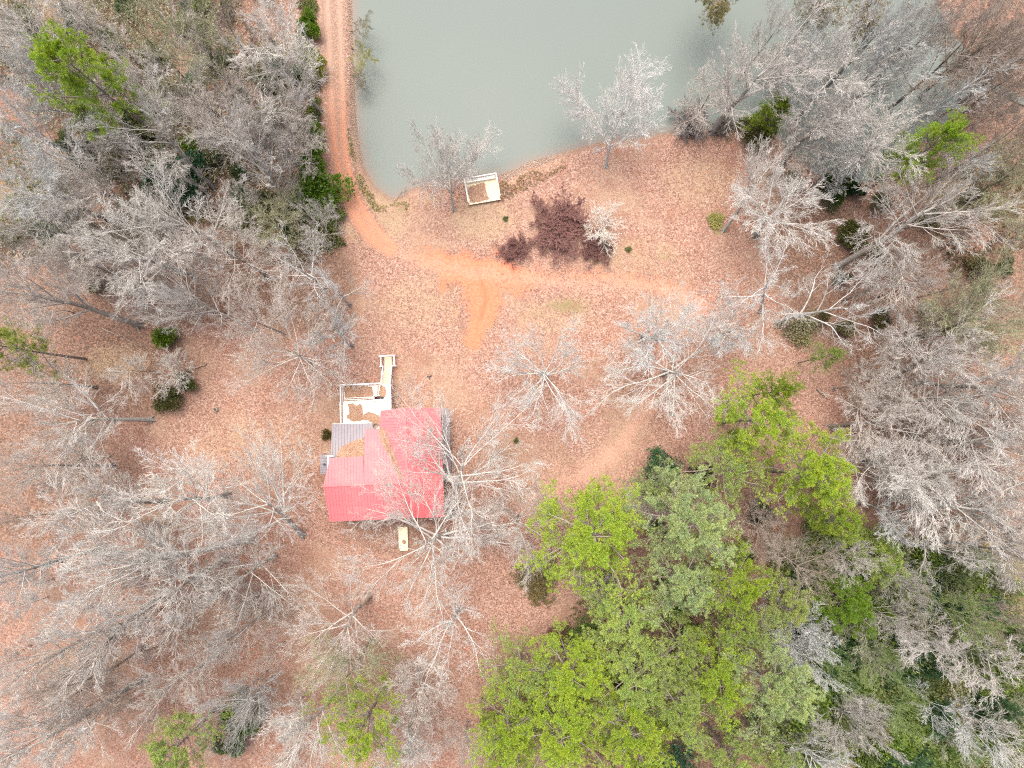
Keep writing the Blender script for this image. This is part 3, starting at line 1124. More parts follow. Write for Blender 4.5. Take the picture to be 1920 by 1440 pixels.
ZD = 2.2
boards("deck_boards", -6.35, .75, 4.9, 9.2, ZD, M['deck'], 'u', .15, deck)
boards("sunken_floor_boards", -6.3, -1.45, 9.86, 11.62, 1.55, M['deck'], 'u', .15, deck)
boards("walkway_boards", -.75, .72, 9.215, 11.6, ZD, M['deck'], 'u', .15, deck)
for i in range(3):
    m = MB()
    m.box(-6.25, -1.7, 9.24 + .24 * i, 9.36 + .24 * i, 2.0 - .16 * i, 2.05 - .16 * i)
    m.build("step", M['deck'], deck)
    m = MB()
    m.box(-.95 - .24 * i, -.83 - .24 * i, 9.95, 11.55, 2.0 - .16 * i, 2.05 - .16 * i)
    m.build("step", M['deck'], deck)
fr = MB()
for a, b in (((-6.4, 4.9), (-6.4, 11.66)), ((-6.4, 11.66), (-.4, 11.66)), ((.78, 4.9), (.78, 11.6))):
    fr.bar((*a, ZD - .16 if a[1] < 9 and a[0] > 0 else 1.75), (*b, ZD - .16 if a[1] < 9 and a[0] > 0 else 1.75), .045, .24)
fr.build("rim_joist", M['white'], deck)
railing(deck, (-6.48, 6.1, ZD), (-6.48, 9.2, ZD))
railing(deck, (-6.42, 9.2, ZD - .3), (-6.42, 11.7, ZD - .3), 1.15)
railing(deck, (-6.35, 11.7, ZD - .3), (-.45, 11.7, ZD - .3), 1.15)
railing(deck, (.84, 8.0, ZD), (.84, 11.6, ZD))
railing(deck, (-1.5, 9.26, ZD), (.55, 9.26, ZD), .9, True, None, .2)
railing(deck, (-1.62, 9.3, ZD), (-1.62, 9.85, ZD), .9, True, None, .2)
railing(deck, (-1.35, 9.9, ZD - .1), (-.75, 9.9, ZD - .1), .8, False)
stair = MB()
for u in (-.37, .75):
    stair.bar((u, 11.6, ZD - .12), (u, 14.42, .05), .045, .26)
sto = stair.build("stair", M['white'], deck)
for i in range(11):
    t = (i + .5) / 11
    m = MB()
    m.box(-.34, .72, 11.62 + 2.78 * i / 11, 11.62 + 2.78 * i / 11 + .215, ZD - .19 * (i + 1) + .02, ZD - .19 * (i + 1) + .06)
    m.build("tread", M['tan'], sto)
railing(deck, (-.44, 11.6, ZD), (-.44, 14.35, .14), 1.0)
railing(deck, (.84, 11.6, ZD), (.84, 14.35, .14), 1.0)
boards("landing_boards", -.34, .74, 14.4, 15.85, .12, M['tan'], 'u', .14, deck)
railing(deck, (-.95, 15.92, .1), (1.4, 15.92, .1), 1.0)
railing(deck, (-.75, 14.45, .1), (-.75, 15.8, .1), .95)
railing(deck, (1.25, 14.45, .1), (1.25, 15.8, .1), .95)
railing(deck, (-.95, 14.38, .1), (-.52, 14.38, .1), .95)
railing(deck, (.92, 14.38, .1), (1.5, 14.38, .1), .95)
for u, v in ((-6.1, 5.2), (-3, 5.2), (-6.1, 9.1), (-3.2, 9.1), (.5, 9.1), (.5, 5.5)):
    q = MB()
    q.box(u - .07, u + .07, v - .07, v + .07, -.15, ZD - .05)
    q.build("support_post", M['white'], deck)
dk = lambda pts, z: [loc(a, b, z) for a, b in pts]
drift("leaf_drift", dk([(652, 757), (662, 756), (668, 760), (676, 757), (680, 766), (671, 768), (671, 774), (677, 780), (684, 777), (692, 772), (700, 774), (712, 780), (716, 792), (712, 800), (702, 800),
                        (694, 789), (682, 787), (672, 790), (661, 790), (652, 785), (650, 779), (655, 774), (654, 766)], ZD), lambda u, v: ZD + .012, HF, "brown leaves blown across the white boards of the raised deck", .05, .06, 3)
drift("leaf_drift", dk([(645, 724), (660, 723), (680, 724), (698, 725), (701, 738), (698, 747), (670, 749), (646, 749)], 1.55), lambda u, v: 1.565, HF, "reddish leaves filling the sunken corner of the raised deck", .05, .06, 4)
drift("leaf_drift", dk([(713, 722), (722, 725), (725, 735), (722, 745), (712, 746), (711, 735)], ZD), lambda u, v: ZD + .012, HF, "small patch of leaves on the walkway at the top of the deck stair", .04, .04, 5)
pt = MB()
lu, lv = loc(717, 747, ZD)
pt.lathe((0, 0, 0), [(.16, 0), (.22, .18), (.24, .2), (.2, .2), (.17, .12), (.01, .11)], 14)
po = pt.build("plant_pot", M['dark'], None, True)
pw = P(717, 746.5, ZD)
po.location = (pw.x, pw.y, ZD + .008)
tag(po, "small black empty pot at the corner of the deck walkway", "pot")

# ------------------------------------------------------------------ plywood stoop below the cabin
sw = P(756, 1008, .4)
stoop = empty("plywood_stoop", (sw.x, sw.y, 0), "pale yellowish wooden stoop on the leaves below the cabin's lower eave", "stoop")
stoop.rotation_euler = (0, 0, HROT)
m = MB()
m.box(-.68, .68, -1.55, 1.55, .38, .42)
m.build("platform", M['ply'], stoop)
m = MB()
m.box(-.66, .66, -1.53, -1.48, -.1, .378)
m.box(-.66, .66, 1.48, 1.53, -.1, .378)
m.box(-.66, -.61, -1.478, 1.478, .1, .378)
m.box(.61, .66, -1.478, 1.478, .1, .378)
m.build("frame", M['tan'], stoop)
m = MB()
m.box(-.6, .6, -1.95, -1.56, .16, .2)
m.box(-.58, -.52, -1.93, -1.57, -.1, .158)
m.box(.52, .58, -1.93, -1.57, -.1, .158)
m.build("step", M['ply'], stoop)
drift("leaf_drift", [(-.1, -.9), (.3, -1.0), (.45, -.6), (.2, -.3), (-.2, -.5)], lambda u, v: .425, ((sw.x, sw.y, 0), HROT), "few dead leaves lying on the yellowish stoop", .03, .05, 6)

# ------------------------------------------------------------------ small dock at the pond
da, db, dc_, dd_ = P(872, 338, .5), P(931, 328, .5), P(937, 376, .5), P(879, 383, .5)
dcn = (da + db + dc_ + dd_) / 4
DR = math.atan2(db.y - da.y, db.x - da.x)
dock = empty("pond_dock", (dcn.x, dcn.y, 0), "small square wooden dock with white rails at the edge of the pond", "dock")
dock.rotation_euler = (0, 0, DR)
dw, dh = ((db - da).length) / 2, ((da - dd_).length) / 2
boards("deck_boards", -dw, dw, -dh, dh, .5, M['ply'], 'u', .15, dock)
m = MB()
m.bar((-dw, -dh - .03, .44), (dw + .1, -dh - .03, .44), .05, .2)
m.build("front_board", M['tan'], dock)
m = MB()
for x in (-dw, dw):
    m.bar((x, -dh, .34), (x, dh, .34), .05, .2)
m.bar((-dw, dh, .34), (dw, dh, .34), .05, .2)
m.build("rim_joist", M['white'], dock)
railing(dock, (-dw, -dh + .1, .5), (-dw, dh, .5), .95, True, None, .17)
railing(dock, (-dw + .1, dh, .5), (dw - .1, dh, .5), .95, True, None, .17)
railing(dock, (dw, -dh + .35, .5), (dw, dh, .5), .95, True, None, .17)
m = MB()
m.box(-dw + .25, dw - .2, dh - .55, dh - .18, .92, .97)
for x in (-dw + .4, 0, dw - .4):
    m.box(x - .05, x + .05, dh - .5, dh - .25, .5, .918)
m.build("bench", M['deck'], dock)
for x, y in ((-dw + .1, dh - .1), (dw - .1, dh - .1), (-dw + .1, -dh + .1), (dw - .1, -dh + .1)):
    q = MB()
    q.box(x - .08, x + .08, y - .08, y + .08, -1.9, .455)
    q.build("pile", M['log'], dock)
drift("leaf_drift", [(-dw + .25, -dh + .25), (-dw + .2, .9), (-.5, 1.0), (.35, 1.15), (.6, .8), (.5, .0), (.55, -.6), (.7, -1.3), (.9, -1.6), (-.8, -1.75)], lambda u, v: .512, ((dcn.x, dcn.y, 0), DR),
      "reddish leaves covering the left part of the pond dock", .05, .06, 7)

# ------------------------------------------------------------------ trees
CW, CG, CH, CS, CO, CB = (.56, .535, .485), (.475, .445, .40), (.46, .415, .365), (.575, .565, .525), (.33, .33, .20), (.34, .285, .235)
CC = (.505, .51, .485)
LOOK = {'W': ("pale whitish", CW), 'G': ("greyish", CG), 'H': ("hazy", CH), 'S': ("white", CS), 'O': ("olive-tinged", CO), 'B': ("brownish", CB), 'C': ("cool grey", CC), 'T': ("green-tinged", (.25, .32, .12))}
SH = {'v': 'vase', 'p': 'spread', 's': 'syc', 'h': 'haze', 'a': 'sap', 'r': 'round'}
BARE = [  # x, y of the crown in the photo, radius, height, look, shape, phrase, trunk foot
    (45, 55, 95, 26, 'G', 'v', "in the top left corner of the photo"),
    (45, 150, 85, 26, 'C', 'v', "at the left edge just left of the lime green pine"),
    (70, 245, 85, 25, 'C', 'v', "at the left edge below and left of the lime green pine"),
    (250, 45, 75, 27, 'O', 'a', "with long straight pole stems above the lime green pine"),
    (345, 50, 85, 26, 'O', 'v', "with a forked yellowish trunk by the top edge of the photo"),
    (415, 40, 70, 24, 'B', 'h', "at the top edge left of the bright white roadside crowns"),
    (490, 50, 88, 24, 'W', 'v', "beside the dirt road, uppermost of the white roadside crowns"),
    (545, 120, 68, 20, 'W', 'v', "overhanging the dirt road, second of the white roadside crowns"),
    (345, 150, 95, 25, 'H', 'h', "right of the lime green pine, broad and pinkish"),
    (425, 195, 92, 24, 'H', 'v', "in the upper left wood, forked above a dark trunk"),
    (515, 205, 80, 22, 'G', 'v', "leaning toward the dirt road left of the yellow-green roadside bushes"),
    (275, 235, 85, 25, 'W', 'v', "with a pale fork just above the dark green holly", (402, 352)),
    (455, 275, 70, 23, 'W', 'v', "with a long leaning white stem left of the roadside bushes", (545, 405)),
    (555, 265, 60, 17, 'H', 'h', "between the white roadside crowns and the big roadside bushes"),
    (55, 335, 88, 25, 'C', 'v', "at the left edge level with the dark green holly"),
    (140, 350, 75, 23, 'G', 'v', "left of the dark green holly, above a long dark trunk", (268, 392)),
    (210, 285, 55, 20, 'H', 'h', "small, between the lime green pine and the dark green holly"),
    (85, 425, 85, 22, 'G', 'h', "at the left edge above the long dark diagonal trunk"),
    (345, 420, 100, 23, 'W', 'v', "directly below the dark green holly, big and bright"),
    (250, 465, 105, 25, 'W', 'v', "with brushy branches swept left, below and left of the holly"),
    (325, 555, 85, 22, 'W', 'p', "with a flat white fork left of the cabin clearing", (480, 618)),
    (430, 475, 85, 20, 'H', 'h', "behind the two roadside bushes on the wood's side"),
    (520, 420, 65, 12, 'O', 'h', "low and shrubby beside the bend of the dirt road"),
    (560, 505, 85, 18, 'S', 's', "at the clearing's left rim below the road bend"),
    (620, 545, 72, 17, 'C', 's', "bluish, at the clearing's left rim, rightmost of that wood"),
    (625, 630, 58, 16, 'C', 'v', "at the clearing's left rim just above the deck stair"),
    (470, 600, 70, 19, 'H', 'h', "between the flat-forked tree and the deck clearing"),
    (535, 665, 115, 19, 'H', 'p', "wide, in the clearing left of the white deck"),
    (60, 535, 95, 27, 'H', 'v', "at the left edge on a long grey leaning trunk", (262, 610)),
    (165, 505, 75, 23, 'H', 'h', "above the long grey leaning trunk at the left"),
    (105, 785, 125, 24, 'W', 'p', "forked on a thick bare grey trunk at the left clearing", (285, 787)),
    (60, 715, 70, 20, 'H', 'h', "at the left edge below the left-edge pine"),
    (90, 885, 85, 22, 'H', 'h', "at the left edge below the big forked tree"),
    (245, 690, 48, 11, 'H', 'a', "small, at the tan bare patch left of the clearing"),
    (315, 690, 46, 10, 'G', 'a', "small, by the brown log in the left clearing"),
    (470, 915, 125, 22, 'W', 'p', "left of the red roof, nearest of the lower left grove", (568, 1003)),
    (325, 950, 105, 24, 'W', 'v', "in the lower left grove, two crowns from the cabin"),
    (185, 965, 90, 24, 'G', 'v', "at the upper left of the lower left grove"),
    (185, 1075, 125, 27, 'W', 'v', "largest and whitest in the lower left grove, branches swept left", (470, 1010)),
    (310, 1100, 105, 25, 'W', 'v', "in the heart of the lower left grove"),
    (455, 1075, 100, 20, 'W', 'p', "below the crown nearest the cabin in the lower left grove"),
    (30, 1075, 82, 26, 'C', 'v', "at the left edge beside the lower left grove"),
    (165, 1185, 95, 26, 'G', 'v', "at the bottom of the lower left grove"),
    (50, 1255, 65, 26, 'W', 'v', "with a bright twig fan at the left edge below the grove"),
    (130, 1300, 90, 25, 'B', 'h', "beside the long grey trunk in the lower left corner"),
    (75, 1385, 105, 27, 'W', 'v', "on a long grey leaning trunk in the bottom left corner", (270, 1272)),
    (330, 1285, 68, 18, 'H', 'v', "round and hazy, between the lower left grove and the olive pine"),
    (405, 1210, 50, 22, 'G', 'v', "narrow, on the dark diagonal trunk below the lower left grove", (520, 1132)),
    (450, 1335, 62, 20, 'C', 'p', "around a green ivy heart left of the lower pine"),
    (560, 1400, 75, 26, 'W', 'v', "on a long straight pale trunk at the bottom edge", (640, 1285)),
    (630, 1185, 112, 19, 'H', 'p', "wide and hazy below the cabin beside the dark snag", (692, 1120)),
    (660, 1255, 75, 20, 'O', 'h', "just above the pine at the bottom left of centre"),
    (808, 1000, 148, 20, 'W', 'p', "large star just below the cabin's lower right roof corner", (838, 1000)),
    (890, 852, 160, 20, 'W', 'p', "large, spreading over the right edge of the red roof", (842, 968)),
    (970, 985, 90, 15, 'H', 'h', "hazy, right of the two large cabin trees"),
    (1030, 690, 108, 17, 'S', 'p', "standing alone in the clearing right of the deck stair"),
    (1275, 690, 135, 19, 'W', 'p', "wide and many-branched, right of the lone clearing tree"),
    (1235, 610, 75, 16, 'C', 'v', "at the end of the orange clay track"),
    (1380, 620, 62, 16, 'C', 'v', "with a dark foot at the right rim of the clearing"),
    (845, 1185, 95, 17, 'S', 's', "broken, with bright white limbs below the cabin"),
    (770, 1300, 80, 14, 'H', 'h', "thin and hazy, between the snag and the big pine grove"),
    (745, 1415, 70, 20, 'W', 'v', "at the bottom edge just right of the lower pine"),
    (870, 1400, 50, 12, 'H', 'h', "low, at the left foot of the big pine grove"),
    (1152, 205, 100, 18, 'S', 'r', "leaning over the pond from its lower right shore", (1136, 312)),
    (838, 300, 84, 14, 'W', 'r', "on the pond shore just left of the small dock", (850, 394)),
    (1420, 120, 95, 24, 'G', 'v', "leaning over the pond on a dark trunk from the far shore bend", (1336, 248)),
    (1330, 190, 62, 14, 'H', 'h', "low and hazy over the water at the shore bend"),
    (1600, 110, 100, 25, 'W', 'v', "largest of the flooded grove, near the top edge"),
    (1500, 150, 52, 22, 'C', 'v', "at the inner rim of the flooded grove over open water"),
    (1560, 215, 72, 23, 'G', 'v', "in the middle of the flooded grove"),
    (1650, 50, 72, 24, 'C', 'v', "at the top edge just right of the brownish evergreen"),
    (1540, 60, 62, 22, 'C', 'h', "grey, in front of the dark olive evergreen at the top edge"),
    (1450, 50, 55, 21, 'G', 'h', "thin, at the top edge between the two olive evergreens"),
    (1730, 45, 60, 25, 'C', 'h', "at the top edge by the outer end of the flooded grove"),
    (1690, 100, 75, 25, 'C', 'v', "at the outer rim of the flooded grove by the top edge"),
    (1655, 235, 88, 24, 'W', 'v', "just above the lime pine of the flooded grove", (1590, 350)),
    (1490, 285, 58, 15, 'H', 'h', "small, beside the little pine at the flooded shore"),
    (1565, 315, 60, 16, 'C', 'a', "small, standing in shallow water below the flooded grove"),
    (1765, 195, 55, 25, 'C', 'a', "between the flooded grove and the creek"),
    (1820, 75, 95, 27, 'B', 'h', "in the brown wood of the top right corner, left one"),
    (1890, 45, 85, 27, 'B', 'v', "in the very top right corner"),
    (1770, 25, 70, 26, 'B', 'h', "in the brown top right wood, nearest the flooded grove"),
    (1915, 110, 70, 25, 'B', 'h', "at the right edge between the top right corner and creek"),
    (1880, 165, 80, 25, 'B', 'h', "at the right edge above the creek"),
    (1885, 260, 75, 24, 'B', 'h', "at the right edge just below the creek"),
    (1870, 345, 85, 24, 'O', 'h', "at the right edge right of the big swept crown"),
    (1815, 300, 45, 22, 'C', 'a', "right behind the lime pine of the flooded grove"),
    (1740, 400, 138, 25, 'G', 'v', "very big and swept right, below the flooded grove", (1570, 500)),
    (1480, 390, 92, 18, 'W', 'v', "at the leafy clearing's right rim, above the crooked pair"),
    (1435, 325, 55, 17, 'W', 'v', "thin, on a leaning bare trunk in the leafy clearing", (1357, 432)),
    (1440, 530, 92, 21, 'S', 's', "left one of the crooked pair right of the clay track", (1425, 585)),
    (1570, 555, 100, 23, 'S', 's', "right one of the crooked pair right of the clay track", (1455, 605)),
    (1695, 520, 78, 23, 'H', 'h', "below the very big swept crown"),
    (1865, 580, 105, 26, 'O', 'v', "fan-shaped at the right edge, upper one", (1700, 640)),
    (1735, 650, 98, 23, 'G', 'v', "with a mossy fork right of the small green pine", (1660, 725)),
    (1635, 720, 60, 18, 'H', 'a', "thin, right of the tall narrow pine tip"),
    (1660, 800, 98, 22, 'H', 'v', "right of the big lime pine, upper left of the right grove"),
    (1765, 745, 95, 24, 'W', 'v', "in the upper middle of the right grove"),
    (1880, 700, 88, 26, 'G', 'v', "at the right edge, upper part of the right grove"),
    (1860, 820, 100, 25, 'G', 'v', "at the right edge in the middle of the right grove"),
    (1735, 870, 105, 22, 'W', 'v', "in the centre of the right grove"),
    (1640, 890, 75, 20, 'W', 'h', "touching the right side of the big lime pine"),
    (1800, 950, 98, 23, 'W', 'v', "in the lower middle of the right grove"),
    (1890, 960, 80, 25, 'G', 'v', "at the right edge, lower part of the right grove"),
    (1690, 960, 65, 17, 'C', 'v', "at the lower left tip of the right grove"),
    (1815, 1050, 70, 22, 'W', 's', "with stark white branches at the bottom of the right grove"),
    (1905, 1055, 60, 24, 'G', 'v', "at the right edge below the right grove"),
    (1500, 1060, 68, 15, 'B', 'h', "dark and small, above the round bright cedar"),
    (1590, 1045, 46, 16, 'G', 'h', "small, above and right of the round bright cedar"),
    (1500, 1200, 70, 18, 'C', 'r', "grey dome below the pale yellowish pine"),
    (1608, 1370, 64, 18, 'W', 'r', "round white ball crown near the bottom edge"),
    (1705, 1100, 42, 19, 'G', 'h', "over dark green hollies right of the round cedar"),
    (1690, 1165, 40, 20, 'G', 'h', "right of the round cedar over green undergrowth"),
    (1760, 1215, 66, 23, 'G', 'a', "streaked crown in the middle of the lower right thicket", (1660, 1170)),
    (1865, 1265, 68, 25, 'G', 'a', "streaked crown at the right edge of the lower right thicket", (1740, 1190)),
    (1820, 1160, 46, 20, 'T', 'h', "hazy crown above the streaked crowns of the thicket"),
    (1895, 1165, 55, 23, 'B', 'h', "brown crown at the right edge above the thicket"),
    (1795, 1360, 58, 23, 'C', 'a', "with parallel stems in the lower right thicket", (1700, 1280)),
    (1895, 1385, 56, 25, 'W', 'a', "with bright parallel stems in the bottom right corner"),
    (1570, 1265, 46, 14, 'T', 'h', "low crown between the grey dome and the white ball"),
    (1690, 1330, 48, 16, 'T', 'h', "hazy crown right of the white ball"),
    (1650, 1250, 42, 15, 'T', 'h', "small low crown above the white ball"),
    (1540, 1430, 55, 17, 'C', 'v', "white, at the bottom edge left of the white ball"),
    (1460, 1180, 40, 14, 'C', 'a', "small grey crown right of the olive pines"),
    (1215, 945, 45, 12, 'C', 'a', "small, between the two upper crowns of the big pine grove"),
    (1120, 1110, 45, 9, 'H', 'a', "low, under the left rim of the big pine grove"),
    (1440, 990, 60, 11, 'B', 'h', "dark, low, under the big lime pine"),
]
for i, row in enumerate(BARE):
    cx, cy, r, h, lk, shp, ph = row[:7]
    look, col = LOOK[lk]
    jit = random.uniform(.94, 1.06)
    col = tuple(min(.8, c * jit) for c in col)
    place("bare_tree", SH[shp], cx, cy, r * 1.06, h, col, f"{look} bare tree {ph}", "tree", row[7] if len(row) > 7 else None, "leafless trees around the clearing",
          tuple(c * .70 for c in col) if lk != 'S' else tuple(c * .85 for c in col))

GL, GM, GP, GD, GY = (.29, .41, .04), (.275, .375, .09), (.33, .43, .18), (.10, .18, .035), (.36, .45, .13)
PINES = [
    (163, 138, 78, 28, (.31, .46, .04), 'pine', "lime green pine standing alone in the bare upper left wood"),
    (165, 220, 33, 14, GM, 'pine', "smaller green pine tucked under the lime green pine of the upper left wood"),
    (14, 650, 52, 22, GL, 'pineo', "bright green pine cut by the left edge of the photo"),
    (690, 1358, 84, 19, GL, 'pineo', "airy green pine near the bottom edge left of centre"),
    (328, 1402, 62, 17, GM, 'pineo', "thin olive pine at the bottom edge in the lower left"),
    (1120, 1010, 106, 21, GL, 'pine', "broad airy pine at the upper left of the big pine grove"),
    (1300, 975, 92, 22, GP, 'pine', "pale green dense pine at the top of the big pine grove"),
    (1225, 915, 40, 15, GP, 'pineo', "pale grey-green pine above the dark bush at the grove's top"),
    (1415, 790, 80, 20, GL, 'pineo', "yellow-green airy pine above the dense lime pine on the right"),
    (1462, 735, 36, 21, GL, 'pine', "tall narrow pine tip rising above the yellow-green airy pine"),
    (1370, 875, 72, 16, GM, 'pineo', "sparse mid green pine left of the dense lime pine"),
    (1520, 895, 84, 22, GL, 'pine', "dense lime green pine, largest on the right side"),
    (1562, 975, 44, 19, GL, 'pine', "small lime pine at the lower right foot of the dense lime pine"),
    (1385, 1092, 62, 20, GL, 'pine', "compact yellow-green pine with crisp tufts right of the pale pine"),
    (1280, 1100, 74, 19, GP, 'pine', "pale green pine in the middle of the big pine grove"),
    (1175, 1165, 90, 17, GM, 'pineo', "thin yellowish pine in the left middle of the big pine grove"),
    (1478, 1130, 42, 17, GY, 'pine', "pale yellowish pine at the right rim of the big pine grove"),
    (1390, 1180, 58, 17, GM, 'pine', "mid green pine below the compact yellow-green one"),
    (975, 1270, 72, 16, GM, 'pineo', "airy pine at the left rim of the bottom pine grove"),
    (1075, 1275, 82, 18, GL, 'pine', "green pine in the left middle of the bottom pine grove"),
    (1190, 1270, 86, 18, GM, 'pineo', "soft green pine in the middle of the bottom pine grove"),
    (1285, 1220, 62, 17, GM, 'pineo', "sparse pine between the middle and bottom pine groves"),
    (1350, 1275, 72, 20, GL, 'pine', "bright green pine at the right of the bottom pine grove"),
    (950, 1370, 74, 18, GL, 'pine', "bright pine at the bottom edge, leftmost of the bottom grove"),
    (1060, 1375, 88, 20, GL, 'pine', "dense pine at the bottom edge, second from left in the bottom grove"),
    (1175, 1365, 80, 20, GL, 'pine', "dense pine at the bottom edge, third from left in the bottom grove"),
    (1275, 1325, 74, 19, GM, 'pine', "soft pine right of the dense bottom-edge pines"),
    (1455, 1300, 80, 21, GP, 'pine', "pale blue-green pine at the right rim of the bottom grove"),
    (1205, 1430, 52, 19, GL, 'pine', "lime pine at the very bottom edge below the third dense pine"),
    (1370, 1425, 60, 16, GM, 'pineo', "green pine at the bottom edge right of the bottom grove"),
    (1445, 1410, 50, 15, GM, 'pineo', "small dull green pine at the bottom edge beside the bare white crown"),
    (1552, 668, 27, 13, GM, 'pineo', "small fuzzy green pine among the bare trees right of the clearing"),
    (1748, 275, 56, 27, (.29, .44, .04), 'pine', "lime green pine in the flooded grove"),
    (1690, 303, 36, 16, GM, 'pineo', "thin green pine left of the flooded grove's lime pine"),
    (1448, 208, 30, 10, GL, 'cedar', "little bright green cedar at the pond's right shore"),
    (1632, 1045, 46, 13, GM, 'cedar', "soft green cedar above the round bright cedar"),
    (1570, 1120, 62, 13, (.13, .23, .018), 'cedar', "round bright green cedar in the lower right"),
    (1100, 1205, 30, 8, GD, 'cedar', "small dark cedar at the top of the bottom pine grove"),
    (1345, 0, 46, 13, (.27, .25, .11), 'pineo', "drooping olive evergreen cut by the top edge over the pond", (1350, -62)),
    (1530, 12, 52, 18, (.22, .20, .11), 'pineo', "dark olive evergreen cut by the top edge in the flooded grove", (1535, -60)),
    (1625, 26, 42, 18, (.26, .23, .14), 'pineo', "brownish evergreen at the top edge right of the dark olive one", (1640, -62)),
]
for cx, cy, r, h, col, kind, ph, *bs in PINES:
    place("cedar_tree" if kind == 'cedar' else "pine_tree", kind, cx, cy, r * 1.03, h * random.uniform(.9, 1.1), col, ph, "tree", bs[0] if bs else None, "evergreen trees in and around the clearing", (.30, .25, .215))

SG, SY, SD, SM = (.17, .29, .03), (.32, .34, .05), (.04, .115, .055), (.14, .18, .06)
SHRUBS = [
    (583, 302, 30, 4.5, SG, 'shrub', "bright green roadside bush, upper of the big roadside pair"),
    (595, 362, 46, 5, (.12, .22, .02), 'shrub', "largest bright green bush beside the dirt road"),
    (618, 405, 24, 3, SM, 'loose', "dull green bush under the largest roadside bush"),
    (580, 42, 20, 4, SG, 'shrub', "small green bush by the top of the dirt road"),
    (583, 105, 24, 4, SY, 'shrub', "yellow-green roadside bush above the white overhanging twigs"),
    (586, 140, 18, 3.5, SY, 'shrub', "yellowest small roadside bush"),
    (590, 245, 16, 3, SG, 'loose', "small bush between the yellow and the big roadside bushes"),
    (322, 336, 48, 5, SD, 'shrub', "dark bluish green holly under the bare trees of the upper left wood"),
    (165, 292, 26, 4, (.04, .08, .02), 'shrub', "dark green bush below the lime green pine"),
    (355, 268, 18, 3, SG, 'loose', "light green bush above the dark bluish holly"),
    (140, 50, 22, 3, SD, 'loose', "dark green bush near the top edge above the lime green pine"),
    (35, 40, 30, 4, SM, 'loose', "dark mossy bush in the top left corner"),
    (55, 380, 40, 3, SM, 'loose', "dull green undergrowth bush at the left edge"),
    (306, 633, 19, 4, SG, 'shrub', "small bright green bush at the right of the tan bare patch"),
    (344, 714, 17, 3, SM, 'shrub', "small green bush by the brown log in the left clearing"),
    (312, 748, 26, 3, (.09, .10, .03), 'loose', "dull green bush at the tip of the left clearing's wood"),
    (175, 525, 20, 3, SM, 'loose', "green bush beside the long grey leaning trunk"),
    (450, 1352, 46, 5, (.09, .14, .04), 'shrub', "green ivy heart inside the cool grey crown at the bottom edge"),
    (1240, 878, 32, 4, (.06, .14, .06), 'loose', "dark green glossy bush at the top left of the big pine grove"),
    (1318, 890, 22, 3, (.05, .06, .03), 'loose', "dark bush under the sparse mid green pine"),
    (1430, 962, 19, 4, (.025, .07, .035), 'shrub', "round dark blue-green holly under the dense lime pine"),
    (1572, 342, 28, 4, (.06, .11, .02), 'shrub', "green bush at the shore below the flooded grove"),
    (1605, 352, 16, 3, (.04, .09, .03), 'shrub', "dark green small bush beside the flooded shore bush"),
    (1602, 440, 27, 4, (.10, .12, .025), 'shrub', "olive green bush under the very big swept crown"),
    (1342, 412, 15, .7, (.30, .30, .09), 'loose', "yellow-green tuft beside the leaning trunk in the leafy clearing"),
    (1005, 1085, 40, 1.2, (.13, .11, .04), 'loose', "low dark olive bush left of the big pine grove"),
    (1052, 1190, 22, 1.6, (.14, .08, .055), 'loose', "brown dead bush above the bottom pine grove"),
    (1140, 465, 10, 1, SM, 'loose', "little green tuft beside the pale bush"),
    (948, 410, 5, .5, SM, 'loose', "tiny green tuft below the small dock"),
    (1178, 468, 6, .5, SM, 'loose', "tiny bright tuft right of the pale bush"),
    (968, 826, 5, .5, SM, 'loose', "tiny dark green plant right of the cabin"),
    (1502, 618, 34, 1.5, (.21, .20, .11), 'loose', "dull mossy bush behind the crooked pair"),
    (1420, 245, 34, 3.5, (.13, .13, .05), 'loose', "olive shoreline bush left of the little bright cedar"),
    (1380, 820, 20, 2, GL, 'loose', "light green sapling under the yellow-green airy pine"),
    (1740, 1095, 40, 5, SD, 'shrub', "dark green holly under the grey crown in the lower right thicket"),
    (1800, 1130, 26, 4, SD, 'shrub', "dark green holly at the right of the lower right thicket"),
    (1600, 1210, 34, 3, SG, 'loose', "green bush under the round bright cedar"),
    (1690, 1260, 34, 4, SG, 'loose', "green bush in the middle of the lower right thicket"),
    (1790, 1240, 30, 3, (.06, .12, .05), 'loose', "bluish green bush under the streaked crown in the thicket"),
    (1550, 1310, 40, 4, SG, 'loose', "green bush left of the white ball crown"),
    (1660, 1420, 44, 4, (.09, .14, .02), 'shrub', "bright green bush below the white ball crown"),
    (1760, 1300, 36, 4, SM, 'loose', "dull green bush right of the white ball crown"),
    (1850, 1330, 32, 4, (.05, .1, .05), 'loose', "dark green bush in the bottom right corner"),
    (1535, 985, 30, 2.5, SM, 'loose', "dull bush right under the dense lime pine"),
    (1260, 1430, 36, 3, SD, 'loose', "dark bush at the bottom edge under the bottom pine grove"),
    (1480, 1370, 40, 4, (.11, .13, .04), 'loose', "olive bush below the pale blue-green pine"),
    (608, 862, 8, 1.2, (.10, .09, .03), 'loose', "small weedy bush at the cabin's grey lean-to"),
    (612, 815, 10, 1.5, (.11, .10, .02), 'loose', "yellowish weed along the left side of the grey porch roof"),
]
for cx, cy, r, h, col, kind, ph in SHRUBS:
    place("shrub", kind, cx, cy, r * 1.05, h, col, ph, "bush", None, "green bushes and tufts", (.2, .17, .13))

